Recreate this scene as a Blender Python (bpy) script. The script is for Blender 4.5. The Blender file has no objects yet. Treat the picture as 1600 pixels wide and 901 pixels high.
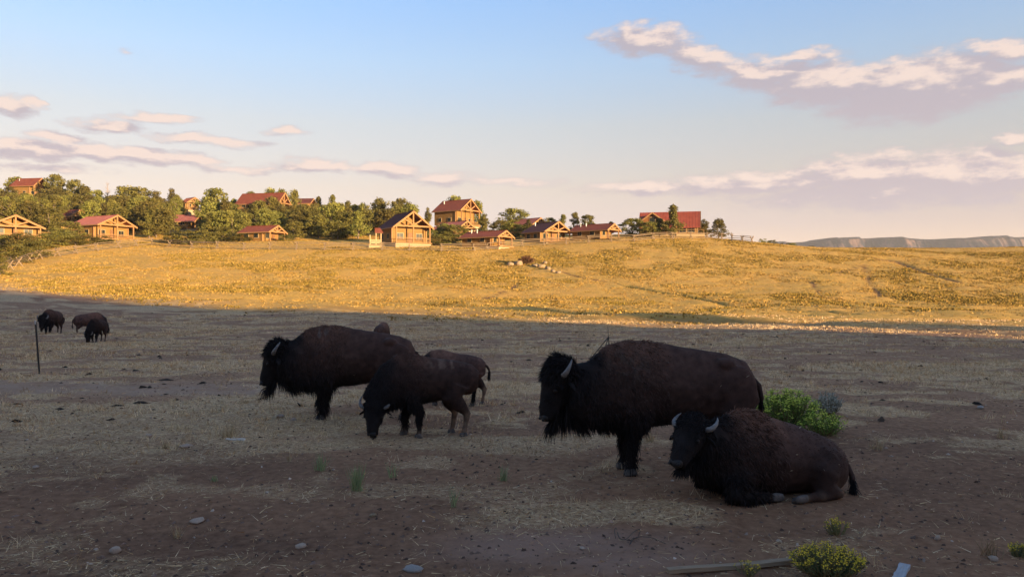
import bpy, math, random
import numpy as np
from mathutils import Vector, Matrix, Quaternion

# ------------------------------------------------------------------ camera, sky, sun
SC = bpy.context.scene
COL = SC.collection
F = 1156.0                 # focal length in photograph pixels (photograph 1600 x 901)
CX, CY = 800.0, 450.5
EYE = 2.45
SUN_AZ = math.radians(132)     # clockwise from +Y: behind the camera, to the right
SUN_EL = math.radians(5.5)

cam_d = bpy.data.cameras.new("camera")
cam_d.lens = 36.0 * F / 1600.0
cam_d.sensor_width = 36.0
cam_d.clip_start = 0.1
cam_d.clip_end = 20000
cam = bpy.data.objects.new("camera", cam_d)
COL.objects.link(cam)
cam.location = (0, 0, EYE)
cam.rotation_euler = (math.radians(90), 0, 0)
SC.camera = cam

SC.view_settings.view_transform = 'Standard'
SC.view_settings.look = 'None'
SC.view_settings.gamma = 1.0
SC.view_settings.exposure = 1.80

sun_d = bpy.data.lights.new("sun", 'SUN')
sun_d.energy = 5.0
sun_d.angle = math.radians(0.5)
sun_d.color = (1.0, 0.71, 0.38)
sun = bpy.data.objects.new("sun", sun_d)
COL.objects.link(sun)
TO_SUN = Vector((math.sin(SUN_AZ) * math.cos(SUN_EL), math.cos(SUN_AZ) * math.cos(SUN_EL), math.sin(SUN_EL)))
sun.rotation_euler = TO_SUN.to_track_quat('Z', 'Y').to_euler()
sun.location = (40, -40, 40)


class NT:
    """small helper for node trees"""
    def __init__(self, tree):
        self.t = tree
        self.n = tree.nodes
        self.l = tree.links

    def new(self, typ, **kw):
        nd = self.n.new(typ)
        for k, v in kw.items():
            setattr(nd, k, v)
        return nd

    def put(self, sock, v):
        if v is None:
            return
        if isinstance(v, bpy.types.NodeSocket):
            self.l.new(v, sock)
        else:
            if hasattr(sock, 'default_value'):
                dv = sock.default_value
                if hasattr(dv, '__len__') and not hasattr(v, '__len__'):
                    v = (v,) * len(dv)
                if hasattr(dv, '__len__') and len(dv) == 4 and len(v) == 3:
                    v = tuple(v) + (1.0,)
                sock.default_value = v

    def math(self, op, a, b=None, c=None, clamp=False):
        nd = self.new('ShaderNodeMath', operation=op, use_clamp=clamp)
        for i, v in enumerate((a, b, c)):
            if v is not None:
                self.put(nd.inputs[i], v)
        return nd.outputs[0]

    def vmath(self, op, a, b=None, out=0):
        nd = self.new('ShaderNodeVectorMath', operation=op)
        self.put(nd.inputs[0], a)
        if b is not None:
            self.put(nd.inputs[1], b)
        return nd.outputs[out]

    def mix(self, f, a, b):
        nd = self.new('ShaderNodeMix', data_type='RGBA')
        self.put(nd.inputs[0], f)
        self.put(nd.inputs[6], a)
        self.put(nd.inputs[7], b)
        return nd.outputs[2]

    def rng(self, v, a, b, c=0.0, d=1.0, smooth=False):
        nd = self.new('ShaderNodeMapRange')
        if smooth:
            nd.interpolation_type = 'SMOOTHSTEP'
        self.put(nd.inputs[0], v)
        for i, x in zip((1, 2, 3, 4), (a, b, c, d)):
            nd.inputs[i].default_value = x
        return nd.outputs[0]

    def noise(self, vec, scale, detail=3, rough=0.5, out=0, dist=0.0):
        nd = self.new('ShaderNodeTexNoise')
        self.put(nd.inputs['Vector'], vec)
        nd.inputs['Scale'].default_value = scale
        nd.inputs['Detail'].default_value = detail
        nd.inputs['Roughness'].default_value = rough
        nd.inputs['Distortion'].default_value = dist
        return nd.outputs[out]

    def ramp(self, v, stops):
        nd = self.new('ShaderNodeValToRGB')
        cr = nd.color_ramp
        while len(cr.elements) < len(stops):
            cr.elements.new(0.5)
        for e, (p, c) in zip(cr.elements, stops):
            e.position = p
            e.color = tuple(c) + (1.0,)
        self.put(nd.inputs[0], v)
        return nd.outputs[0]


def srgb(r, g, b):
    def f(c):
        c /= 255.0
        return c / 12.92 if c <= 0.04045 else ((c + 0.055) / 1.055) ** 2.4
    return (f(r), f(g), f(b))


world = bpy.data.worlds.new("World")
SC.world = world
world.use_nodes = True

# clouds: centre x, y, half width, half height (degrees of azimuth / elevation follow from the photograph), tilt, weight
CLOUDS = [
    (1010, 66, 88, 20, 4, 1.1), (1095, 90, 60, 18, 10, 1.0), (1190, 116, 95, 20, 7, 1.0), (1290, 134, 115, 28, 5, 1.25),
    (1430, 137, 165, 44, -1, 1.4), (1560, 128, 80, 20, -6, 1.0), (1250, 88, 85, 9, 3, .85), (1562, 80, 66, 19, 2, 1.1),
    (1228, 157, 34, 9, 8, .85), (1420, 92, 60, 8, 0, .6), (1590, 215, 45, 6, 0, .7),
    (1350, 274, 120, 31, 0, 1.2), (1490, 277, 155, 38, 0, 1.3), (1590, 268, 70, 28, 0, 1.05), (1180, 288, 170, 17, 1, .9),
    (1030, 291, 140, 10, 0, .75), (1380, 302, 270, 26, 0, .85), (1250, 313, 90, 7, 0, .6), (1500, 318, 120, 10, 0, .6),
    (15, 166, 45, 14, 4, 1.0), (40, 160, 20, 9, 0, .8), (250, 188, 66, 8, -3, .95), (170, 199, 66, 9, 0, .9), (84, 214, 46, 8, 2, .9),
    (50, 235, 120, 13, 0, 1.0), (190, 243, 160, 13, 2, 1.0), (300, 247, 60, 9, 0, .9), (330, 220, 100, 8, 0, .8),
    (450, 206, 32, 8, 3, .8), (485, 261, 72, 13, 0, 1.05), (600, 266, 56, 10, 0, .9), (690, 277, 56, 11, 0, .75),
    (800, 284, 80, 7, 0, .7), (210, 85, 18, 5, 0, .55), (60, 262, 120, 7, 0, .6), (385, 268, 80, 6, 0, .6),
]


def build_world():
    w = NT(world.node_tree)
    w.n.clear()
    out = w.new('ShaderNodeOutputWorld')
    bg = w.new('ShaderNodeBackground')
    w.l.new(bg.outputs[0], out.inputs[0])
    tc = w.new('ShaderNodeTexCoord')
    d = tc.outputs['Generated']
    sep = w.new('ShaderNodeSeparateXYZ')
    w.put(sep.inputs[0], d)
    az = w.math('ARCTAN2', sep.outputs[0], sep.outputs[1])
    el = w.math('ARCSINE', sep.outputs[2])
    comb = w.new('ShaderNodeCombineXYZ')
    w.put(comb.inputs[0], az)
    w.put(comb.inputs[1], el)
    ae = comb.outputs[0]
    sky = w.new('ShaderNodeTexSky')
    sky.sky_type = 'NISHITA'
    sky.sun_disc = False
    sky.sun_elevation = SUN_EL
    sky.sun_rotation = SUN_AZ
    sky.altitude = 2000
    sky.air_density = 1.0
    sky.dust_density = SKY_DUST
    sky.ozone_density = 1.0

    # density of the cloud field as a node group
    g = bpy.data.node_groups.new("cloud_density", 'ShaderNodeTree')
    g.interface.new_socket("Vector", in_out='INPUT', socket_type='NodeSocketVector')
    g.interface.new_socket("Density", in_out='OUTPUT', socket_type='NodeSocketFloat')
    k = NT(g)
    gi = k.new('NodeGroupInput')
    go = k.new('NodeGroupOutput')
    v = gi.outputs[0]
    st = k.new('ShaderNodeMapping')
    k.put(st.inputs[0], v)
    st.inputs['Scale'].default_value = (1.0, 2.6, 1.0)
    n1 = k.noise(st.outputs[0], 30.0, 7, 0.66)
    n2 = k.noise(st.outputs[0], 5.0, 3, 0.5)
    nw = k.noise(st.outputs[0], 13.0, 5, 0.6, out=1)
    warp = k.vmath('MULTIPLY', k.vmath('SUBTRACT', nw, (0.5, 0.5, 0.5)), (0.09, 0.034, 0.0))
    vv = k.vmath('ADD', v, warp)
    acc = None
    for (cx, cy, rx, ry, tilt, wt) in CLOUDS:
        dx, dy = cx - CX, CY - cy
        a0 = math.atan2(dx, F)
        h = math.hypot(F, dx)
        e0 = math.atan2(dy, h)
        sx = rx * F / (h * h) * 1.22
        sy = ry / h * 1.42
        mp = k.new('ShaderNodeMapping', vector_type='TEXTURE')
        k.put(mp.inputs[0], vv)
        mp.inputs['Location'].default_value = (a0, e0, 0)
        mp.inputs['Rotation'].default_value = (0, 0, -math.radians(tilt))
        mp.inputs['Scale'].default_value = (sx, sy, 1)
        ln = k.vmath('LENGTH', mp.outputs[0], out=1)
        m = k.math('MULTIPLY_ADD', ln, -wt, wt)
        acc = m if acc is None else k.math('SMOOTH_MAX', acc, m, 0.12)
    # a loose field of the same low clouds all round
    sv = k.new('ShaderNodeSeparateXYZ')
    k.put(sv.inputs[0], v)
    bandm = k.math('MULTIPLY', k.rng(sv.outputs[1], 0.04, 0.12, 0, 1, True), k.rng(sv.outputs[1], 0.5, 0.16, 0, 1, True))
    away = k.rng(k.math('ABSOLUTE', sv.outputs[0]), 0.62, 0.72, 0, 1, True)
    gen = k.math('MULTIPLY', k.math('MULTIPLY', bandm, away), k.rng(n2, 0.5, 0.75, 0, 1.0))
    acc = k.math('MAXIMUM', k.math('MAXIMUM', acc, 0.0), gen)
    dens = k.math('ADD', acc, k.math('MULTIPLY', k.math('SUBTRACT', n1, 0.5), k.rng(acc, 0.0, 0.15, 0, 1.25)))
    k.put(go.inputs[0], dens)

    def dens_at(vec):
        nd = w.new('ShaderNodeGroup')
        nd.node_tree = g
        w.put(nd.inputs[0], vec)
        return nd.outputs[0]
    d0 = dens_at(ae)
    d1 = dens_at(w.vmath('ADD', ae, (0.008, 0.012, 0)))
    alpha = w.rng(d0, -0.04, 0.58, 0, 0.95, True)
    lit = w.rng(w.math('SUBTRACT', d0, d1), 0.02, 0.56, 0, 1, True)
    body = w.mix(w.rng(el, 0.06, 0.30), CLOUD_SHADE_LOW, CLOUD_SHADE_HIGH)
    ccol = w.mix(lit, body, CLOUD_LIT)
    # air: thin veil toward the horizon tints the clear sky
    tint = w.ramp(w.rng(el, 0.0, 0.42), SKY_TINT)
    skyc = w.mix(1.0, sky.outputs[0], tint)
    skyc.node.blend_type = 'MULTIPLY'
    # evens out the dark band of clear sky at right angles to the sun
    dc = w.vmath('DOT_PRODUCT', d, (math.sin(SUN_AZ), math.cos(SUN_AZ), 0.0), out=1)
    even = w.math('DIVIDE', 1.18, w.math('MULTIPLY_ADD', w.math('MULTIPLY', dc, dc), 0.30, 1.0))
    sc = w.vmath('SCALE', skyc)
    w.put(sc.node.inputs[0], skyc)
    w.put(sc.node.inputs[3], even)
    skyc = sc
    ccol_s = w.vmath('MULTIPLY', ccol, (CLOUD_GAIN,) * 3)
    col = w.mix(alpha, skyc, ccol_s)
    w.put(bg.inputs[0], col)
    bg.inputs[1].default_value = SKY_STRENGTH


SKY_DUST = 1.0
SKY_STRENGTH = 0.0985
CLOUD_GAIN = 1.0 / 0.0985 / 2 ** 1.68
CLOUD_SHADE_LOW = srgb(190, 178, 186)
CLOUD_SHADE_HIGH = srgb(178, 171, 183)
CLOUD_LIT = srgb(236, 215, 205)
SKY_TINT = [(0.0, (.63, .40, .46)), (0.2, (.69, .44, .475)), (0.31, (.88, .545, .465)), (0.51, (1.04, .74, .64)), (0.7, (1.02, .92, .94)), (0.9, (.92, 1.0, 1.18)), (1.0, (.92, 1.0, 1.18))]
build_world()

# ------------------------------------------------------------------ small tools
RS = np.random.RandomState(7)


def hash2(ix, iy, seed):
    h = (ix.astype(np.int64) * 374761393 + iy.astype(np.int64) * 668265263 + seed * 1274126177) & 0xFFFFFFFF
    h = ((h ^ (h >> 13)) * 1274126177) & 0xFFFFFFFF
    h = h ^ (h >> 16)
    return (h & 0xFFFF) / 65535.0


def vnoise(x, y, seed=0):
    x = np.asarray(x, float)
    y = np.asarray(y, float)
    ix = np.floor(x)
    iy = np.floor(y)
    fx = x - ix
    fy = y - iy
    fx = fx * fx * (3 - 2 * fx)
    fy = fy * fy * (3 - 2 * fy)
    a = hash2(ix, iy, seed)
    b = hash2(ix + 1, iy, seed)
    c = hash2(ix, iy + 1, seed)
    d = hash2(ix + 1, iy + 1, seed)
    return (a * (1 - fx) + b * fx) * (1 - fy) + (c * (1 - fx) + d * fx) * fy


def fbm(x, y, seed=0, octs=4):
    s = 0
    a = 0.5
    for o in range(octs):
        s = s + a * vnoise(np.asarray(x) * 2 ** o + 13.7 * o, np.asarray(y) * 2 ** o + 7.3 * o, seed + o)
        a *= 0.5
    return s / (1 - 0.5 ** octs)


def sstep(a, b, x):
    t = np.clip((np.asarray(x, float) - a) / (b - a), 0, 1)
    return t * t * (3 - 2 * t)


def mesh_tris(name, V, T, smooth=False, attrs=None, mat=None):
    """mesh from numpy vertices and triangles; attrs: {name: (N,3) point colours or (N,) floats}"""
    V = np.ascontiguousarray(V, dtype=np.float32)
    T = np.ascontiguousarray(T, dtype=np.int32)
    me = bpy.data.meshes.new(name)
    k = T.shape[1]
    me.vertices.add(len(V))
    me.vertices.foreach_set('co', V.ravel())
    me.loops.add(T.size)
    me.loops.foreach_set('vertex_index', T.ravel())
    me.polygons.add(len(T))
    me.polygons.foreach_set('loop_start', np.arange(0, T.size, k, dtype=np.int32))
    try:
        me.polygons.foreach_set('loop_total', np.full(len(T), k, dtype=np.int32))
    except Exception:
        pass
    me.polygons.foreach_set('use_smooth', np.full(len(T), smooth, dtype=bool))
    for an, av in (attrs or {}).items():
        av = np.asarray(av, dtype=np.float32)
        if av.ndim == 2:
            at = me.attributes.new(an, 'FLOAT_COLOR', 'POINT')
            c = np.ones((len(av), 4), np.float32)
            c[:, :3] = av
            at.data.foreach_set('color', c.ravel())
        else:
            at = me.attributes.new(an, 'FLOAT', 'POINT')
            at.data.foreach_set('value', av.ravel())
    me.update(calc_edges=True)
    if mat:
        me.materials.append(mat)
    return me


def link(name, me, parent=None, loc=None):
    o = bpy.data.objects.new(name, me)
    COL.objects.link(o)
    if parent is not None:
        o.parent = parent
    if loc is not None:
        o.location = loc
    return o


def empty(name, loc=(0, 0, 0), rz=0.0, parent=None):
    o = bpy.data.objects.new(name, None)
    o.empty_display_size = 0.2
    COL.objects.link(o)
    o.location = loc
    o.rotation_euler = (0, 0, rz)
    if parent is not None:
        o.parent = parent
    return o


def tag(o, label=None, cat=None, group=None, kind=None):
    if label:
        o['label'] = label
    if cat:
        o['category'] = cat
    if group:
        o['group'] = group
    if kind:
        o['kind'] = kind
    return o


class MB:
    """collects boxes, bars and tubes as one mesh"""
    def __init__(self):
        self.v = []
        self.f = []

    def add(self, vs, fs):
        b = len(self.v)
        self.v += [tuple(p) for p in vs]
        self.f += [tuple(b + i for i in q) for q in fs]

    def box(self, c, s, R=None):
        c = Vector(c)
        vs = []
        for x, y, z in ((-1, -1, -1), (1, -1, -1), (1, 1, -1), (-1, 1, -1), (-1, -1, 1), (1, -1, 1), (1, 1, 1), (-1, 1, 1)):
            p = Vector((x * s[0] / 2, y * s[1] / 2, z * s[2] / 2))
            if R is not None:
                p = R @ p
            vs.append(c + p)
        self.add(vs, [(0, 3, 2, 1), (4, 5, 6, 7), (0, 1, 5, 4), (1, 2, 6, 5), (2, 3, 7, 6), (3, 0, 4, 7)])

    def bar(self, a, b, w, h=None, up=(0, 0, 1)):
        a, b = Vector(a), Vector(b)
        d = (b - a)
        L = d.length
        d.normalize()
        up = Vector(up)
        s = d.cross(up)
        if s.length < 1e-4:
            s = d.cross(Vector((1, 0, 0)))
        s.normalize()
        u = s.cross(d)
        R = Matrix((s, d, u)).transposed()
        self.box((a + b) / 2, (w, L, h or w), R)

    def tube(self, pts, rad, n=8):
        pts = [Vector(p) for p in pts]
        rings = []
        for i, p in enumerate(pts):
            t = (pts[min(i + 1, len(pts) - 1)] - pts[max(i - 1, 0)]).normalized()
            s = t.cross(Vector((0, 0, 1)))
            if s.length < 1e-3:
                s = t.cross(Vector((1, 0, 0)))
            s.normalize()
            u = s.cross(t)
            r = rad[i] if hasattr(rad, '__len__') else rad
            rings.append([p + r * (math.cos(2 * math.pi * k / n) * s + math.sin(2 * math.pi * k / n) * u) for k in range(n)])
        vs = [q for r in rings for q in r]
        fs = []
        for i in range(len(pts) - 1):
            for k in range(n):
                a = i * n + k
                b = i * n + (k + 1) % n
                fs.append((a, b, b + n, a + n))
        fs.append(tuple(range(n - 1, -1, -1)))
        fs.append(tuple(range((len(pts) - 1) * n, len(pts) * n)))
        self.add(vs, fs)

    def mesh(self, name, mat=None, smooth=False):
        me = bpy.data.meshes.new(name)
        me.from_pydata(self.v, [], self.f)
        if smooth:
            me.polygons.foreach_set('use_smooth', [True] * len(me.polygons))
        if mat:
            me.materials.append(mat)
        me.update()
        return me

    def build(self, name, mat, parent=None, smooth=False):
        return link(name, self.mesh(name, mat, smooth), parent)


def material(name, color=(0.5, 0.5, 0.5), rough=0.8, metal=0.0, spec=0.3):
    m = bpy.data.materials.new(name)
    m.use_nodes = True
    t = NT(m.node_tree)
    b = m.node_tree.nodes['Principled BSDF']
    b.inputs['Base Color'].default_value = tuple(color) + (1.0,)
    b.inputs['Roughness'].default_value = rough
    b.inputs['Metallic'].default_value = metal
    b.inputs['Specular IOR Level'].default_value = spec
    return m, t, b


def noise_material(name, c1, c2, scale=6.0, rough=0.8, stretch=(1, 1, 1), detail=4, bump=0.0, bscale=None, spec=0.2, metal=0.0):
    m, t, b = material(name, c1, rough, metal, spec)
    tc = t.new('ShaderNodeTexCoord')
    mp = t.new('ShaderNodeMapping')
    t.put(mp.inputs[0], tc.outputs['Object'])
    mp.inputs['Scale'].default_value = stretch
    n = t.noise(mp.outputs[0], scale, detail, 0.6)
    t.put(b.inputs['Base Color'], t.mix(t.rng(n, 0.3, 0.7), c1, c2))
    if bump:
        bp = t.new('ShaderNodeBump')
        bp.inputs['Strength'].default_value = bump
        bp.inputs['Distance'].default_value = 0.03
        t.put(bp.inputs['Height'], t.noise(mp.outputs[0], bscale or scale * 3, 4, 0.6))
        t.put(b.inputs['Normal'], bp.outputs[0])
    return m


def attr_material(name, attr, rough=0.85, spec=0.15, noise=0.0, nscale=20.0, trans=0.0):
    m, t, b = material(name, (0.5, 0.5, 0.5), rough, 0, spec)
    a = t.new('ShaderNodeAttribute', attribute_name=attr)
    c = a.outputs['Color']
    if noise:
        tc = t.new('ShaderNodeTexCoord')
        n = t.noise(tc.outputs['Object'], nscale, 4, 0.6)
        f = t.rng(n, 0.3, 0.7, 1 - noise, 1 + noise)
        c = t.vmath('SCALE', c)
        t.put(c.node.inputs[0], a.outputs['Color'])
        t.put(c.node.inputs[3], f)
    t.put(b.inputs['Base Color'], c)
    return m

# ------------------------------------------------------------------ terrain
T_PX = np.array([-500, 0, 240, 600, 800, 1050, 1180, 1300, 1600, 2100], float)
T_Y = np.array([0, 25, 45, 60, 75, 100, 125, 150, 175, 200, 230, 260, 300, 400, 700, 1200], float)
T_Z = np.array([
    [0, 0, -.25, .8, 2.4, 4.8, 8.2, 12.5, 16.5, 22, 28, 33, 37, 40, 22, 0],
    [0, 0, -.25, .6, 2.0, 4.3, 7.6, 12.0, 16.0, 21, 27, 32, 36, 38, 20, 0],
    [0, 0, -.2, .3, 1.2, 4.0, 7.2, 10.8, 14.5, 18.5, 23, 27, 30, 30, 15, 0],
    [0, 0, -.1, .2, .8, 3.2, 6.8, 10.9, 14.2, 17, 20, 22.5, 24, 22, 10, 0],
    [0, 0, -.05, .1, .5, 2.7, 6.2, 10.5, 14.0, 17, 19, 20, 20, 16, 6, 0],
    [0, 0, 0, .1, .4, 2.5, 6.2, 11.0, 14.9, 16.8, 17.5, 16, 13, 6, 0, 0],
    [0, 0, 0, .1, .4, 2.6, 6.2, 10.6, 13.4, 14, 12, 9, 6, 2, 0, 0],
    [0, 0, 0, .1, .4, 2.7, 6.5, 10.1, 11.9, 11.6, 9, 6, 3, 0, 0, 0],
    [0, 0, 0, .0, .2, 2.4, 6.2, 9.9, 11.95, 12, 9, 6, 3, 0, 0, 0],
    [0, 0, 0, .0, .2, 2.4, 6.2, 9.9, 11.95, 12, 9, 6, 3, 0, 0, 0]], float)


def _hermite(xk, yk, x):
    """monotone cubic through columns of yk (K, M) at x (N,) -> (N, M)"""
    h = np.diff(xk)
    dl = np.diff(yk, axis=0) / h[:, None]
    m = np.zeros_like(yk)
    m[0], m[-1] = dl[0], dl[-1]
    a, b = dl[:-1], dl[1:]
    with np.errstate(divide='ignore', invalid='ignore'):
        hm = 2 * a * b / (a + b)
    m[1:-1] = np.where(a * b > 0, hm, 0)
    i = np.clip(np.searchsorted(xk, x) - 1, 0, len(xk) - 2)
    t = ((x - xk[i]) / h[i])[:, None]
    H = h[i][:, None]
    return (yk[i] * (2 * t ** 3 - 3 * t ** 2 + 1) + m[i] * H * (t ** 3 - 2 * t ** 2 + t)
            + yk[i + 1] * (-2 * t ** 3 + 3 * t ** 2) + m[i + 1] * H * (t ** 3 - t ** 2))


_DENSE_Y = np.arange(0, 1201, 2.5)
_DENSE_P = np.arange(-500, 2101, 20.0)
_tmp = _hermite(T_Y, T_Z.T, _DENSE_Y)              # (NY, cols)
_DENSE = _hermite(T_PX, _tmp.T, _DENSE_P)          # (NP, NY)


def hill(x, y):
    yy = np.clip(y, 1.0, 1199)
    p = np.clip(CX + F * x / yy, -500, 2099)
    gp = (p + 500) / 20.0
    gy = yy / 2.5
    i = np.clip(gp.astype(int), 0, len(_DENSE_P) - 2)
    j = np.clip(gy.astype(int), 0, len(_DENSE_Y) - 2)
    fp, fy = gp - i, gy - j
    z = ((_DENSE[i, j] * (1 - fy) + _DENSE[i, j + 1] * fy) * (1 - fp)
         + (_DENSE[i + 1, j] * (1 - fy) + _DENSE[i + 1, j + 1] * fy) * fp)
    return z


# a ridge behind the camera; its crest is what the low sun clears, so its height follows the edge of its shade
# (offset across the sun's direction, distance the shade reaches, ground height there)
EDGE = [(-40, 118, 8.0), (0, 92, 3.8), (10, 82, 2.8), (20, 76, 1.9), (28, 72, .9), (35, 65, .3), (40, 58, .1), (42.6, 52, 0), (43.8, -40, 0), (48.6, -40, 0), (49.8, 66, .2), (51.5, 76, .5),
        (54.0, 72, .3), (55.6, -40, 0), (58, -60, 0), (59.5, 30, 0), (60.5, 30, 0), (62, -60, 0), (140, -70, 0)]
RIDGE_Y = -120.0


def _ridge_nodes():
    xs, hs = [], []
    sx, sy, sz = TO_SUN
    q = math.hypot(sx, sy)
    nx, ny = -sy / q, sx / q
    for c, Y, z in EDGE:
        X = (c - ny * Y) / nx
        t = (Y - RIDGE_Y) / -sy
        xs.append(X + sx * t)
        hs.append(z + sz * t)
    return np.array(xs), np.array(hs)


_RX, _RH = _ridge_nodes()


def ridge(x, y):
    q = math.hypot(TO_SUN[0], TO_SUN[1])
    nx, ny = -TO_SUN[1] / q, TO_SUN[0] / q
    x0 = x
    x = x + (y - RIDGE_Y) * ny / nx          # crests and gaps of the ridge run along the sun's direction
    h = np.interp(x, _RX, _RH)
    h = h + 0.3 * (fbm(x / 22.0, x * 0 + 3.1, 91, 4) - 0.5)
    far = np.exp(-np.clip(RIDGE_Y - y, 0, None) / 160.0)
    g = sstep(-25, RIDGE_Y, y)
    side = np.exp(-np.clip(np.abs(x0) - 420, 0, None) / 90.0)
    return h * g * far * side


# eroded tracks on the far slope and one painted shade streak: pixel polylines, half width in metres, depth
TRACKS = [
    ([(965, 443), (1010, 452), (1060, 460), (1120, 472), (1180, 480), (1260, 486), (1330, 490)], .55, .16, 'weed'),
    ([(880, 425), (910, 434), (965, 443)], .4, .1, 'dirt'),
    ([(1360, 402), (1400, 408), (1435, 422), (1470, 433), (1500, 442)], .5, .18, 'dirt'),
    ([(1300, 428), (1330, 421), (1352, 412)], .3, .08, 'dirt'),
    ([(1352, 414), (1355, 430), (1356, 442), (1372, 455), (1374, 464)], .35, .12, 'dirt'),
    ([(1268, 440), (1282, 462)], .3, .08, 'dirt'),
    ([(520, 480), (600, 484), (750, 489), (900, 494.5), (1050, 499), (1200, 504), (1400, 513), (1640, 526)], 1.2, .12, 'shade_streak'),  # dark streak of cast shade, put in as a shallow hollow with darker colour
    ([(745, 470), (775, 460), (800, 452), (812, 440)], .25, .05, 'dirt'),
]


def base_z(x, y):
    x = np.asarray(x, float)
    y = np.asarray(y, float)
    z = np.where(y > 0, hill(x, np.maximum(y, 1)), 0.0)
    z = z + np.where(y < -5, ridge(x, y), 0.0)
    d = np.hypot(x, y)
    z = z + (fbm(x / 6, y / 6, 5, 3) - 0.5) * 0.10 * sstep(4, 20, d)
    z = z + (fbm(x / 14, y / 5.0, 15, 3) - 0.5) * 0.9 * sstep(30, 60, y) * (1 - sstep(75, 110, y))
    z = z + (fbm(x / 18, y / 18, 25, 3) - 0.5) * 0.9 * sstep(70, 120, y) * (1 - sstep(160, 260, y))
    return z


def ray_ground(px, py, y0=4.0, y1=420.0, fn=base_z):
    """point where the line of sight through a photograph pixel meets the ground"""
    ys = np.concatenate([np.arange(y0, 60, 0.05), np.arange(60, y1, 0.25)])
    xs = (px - CX) / F * ys
    zs = EYE + (CY - py) / F * ys
    g = fn(xs, ys)
    hit = np.nonzero(zs <= g)[0]
    i = hit[0] if len(hit) else len(ys) - 1
    return Vector((xs[i], ys[i], g[i]))


_SEGS = []
for pts, hw, dep, kind in TRACKS:
    P = [ray_ground(*p) for p in pts]
    for a, b in zip(P[:-1], P[1:]):
        _SEGS.append((a.x, a.y, b.x, b.y, hw, dep, kind))


def track_mask(x, y):
    """0..1 masks of bare ruts with the painted shade streak and of the weedy gully, and the depth cut"""
    dirt = np.zeros_like(x)
    weed = np.zeros_like(x)
    cut = np.zeros_like(x)
    wob = (fbm(x / 2.5, y / 2.5, 44, 3) - 0.5) * 0.9
    for ax, ay, bx, by, hw, dep, kind in _SEGS:
        sel = (x > min(ax, bx) - 5) & (x < max(ax, bx) + 5) & (y > min(ay, by) - 5) & (y < max(ay, by) + 5)
        if not sel.any():
            continue
        X, Y = x[sel], y[sel]
        dx, dy = bx - ax, by - ay
        t = np.clip(((X - ax) * dx + (Y - ay) * dy) / (dx * dx + dy * dy), 0, 1)
        d = np.hypot(X - ax - t * dx, Y - ay - t * dy) + wob[sel]
        m = 1 - sstep(hw * 0.4, hw * 1.3, d)
        if kind == 'shade_streak':
            dirt[sel] = np.maximum(dirt[sel], m * .4)  # painted shade streak borrows the rut colour at part strength
        elif kind == 'dirt':
            dirt[sel] = np.maximum(dirt[sel], m)
        else:
            weed[sel] = np.maximum(weed[sel], m)
        cut[sel] = np.maximum(cut[sel], m * dep)
    return dirt, weed, cut


def ground_z(x, y):
    x = np.atleast_1d(np.asarray(x, float))
    y = np.atleast_1d(np.asarray(y, float))
    _, _, cut = track_mask(x, y)
    return base_z(x, y) - cut


def gz(x, y):
    return float(ground_z(x, y)[0])


def at(px, py):
    return ray_ground(px, py)


def at_y(px, Y):
    x = (px - CX) / F * Y
    return Vector((x, Y, gz(x, Y)))


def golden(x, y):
    """1 on the grassy slope and its sunlit strips, 0 on the trampled flat in shade"""
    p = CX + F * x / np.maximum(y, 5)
    e = np.interp(p, [-200, 0, 300, 600, 900, 1300, 1700], [96, 80, 70, 62, 56, 48, 42]) + 16 * (fbm(x / 20, y / 14, 61, 3) - 0.5)  # colour border laid along the ridge's shade edge: gold where sunlit, brown where shaded
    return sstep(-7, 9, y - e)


def straw_density(x, y):
    """how thickly trampled straw lies, 0..1.3: ragged patches, denser bands farther out"""
    wx = x + (fbm(x / 1.3, y / 1.3, 157, 3) - .5) * 1.6
    wy = y + (fbm(x / 1.3, y / 1.3, 158, 3) - .5) * 1.2
    a = fbm(wx / 1.5, wy / .8, 151, 4)
    b = fbm(wx / 6.0, wy / 2.4, 155, 3)
    far = sstep(7, 17, y)
    d = np.clip((a - .525) * 9, 0, 1) * (.45 + .55 * far) + np.clip((b - .54) * 9, 0, 1) * (.25 + .65 * far)
    q = np.hypot((wx - 1.05) / 1.5, (wy - 8.0) / .6)        # dry patch left of the lying bison
    d = d + (1 - sstep(.55, 1.05, q)) * .9
    q = np.hypot((wx + .1) / 3.2, (wy - 11.7) / .9)         # under the grazing one
    d = d + (1 - sstep(.4, 1.1, q)) * .8
    q = np.abs(wy - 21.5) / 3.6                             # the pale grassy strip farther out
    d = d + (1 - sstep(.3, 1.1, q)) * .55 * np.clip((b - .44) * 7, 0, 1)
    bare = np.hypot((wx - .5) / 1.3, (wy - 6.75) / .5)
    d = d * sstep(.6, 1.2, bare)
    return np.clip(d, 0.07, 1.3)


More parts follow.
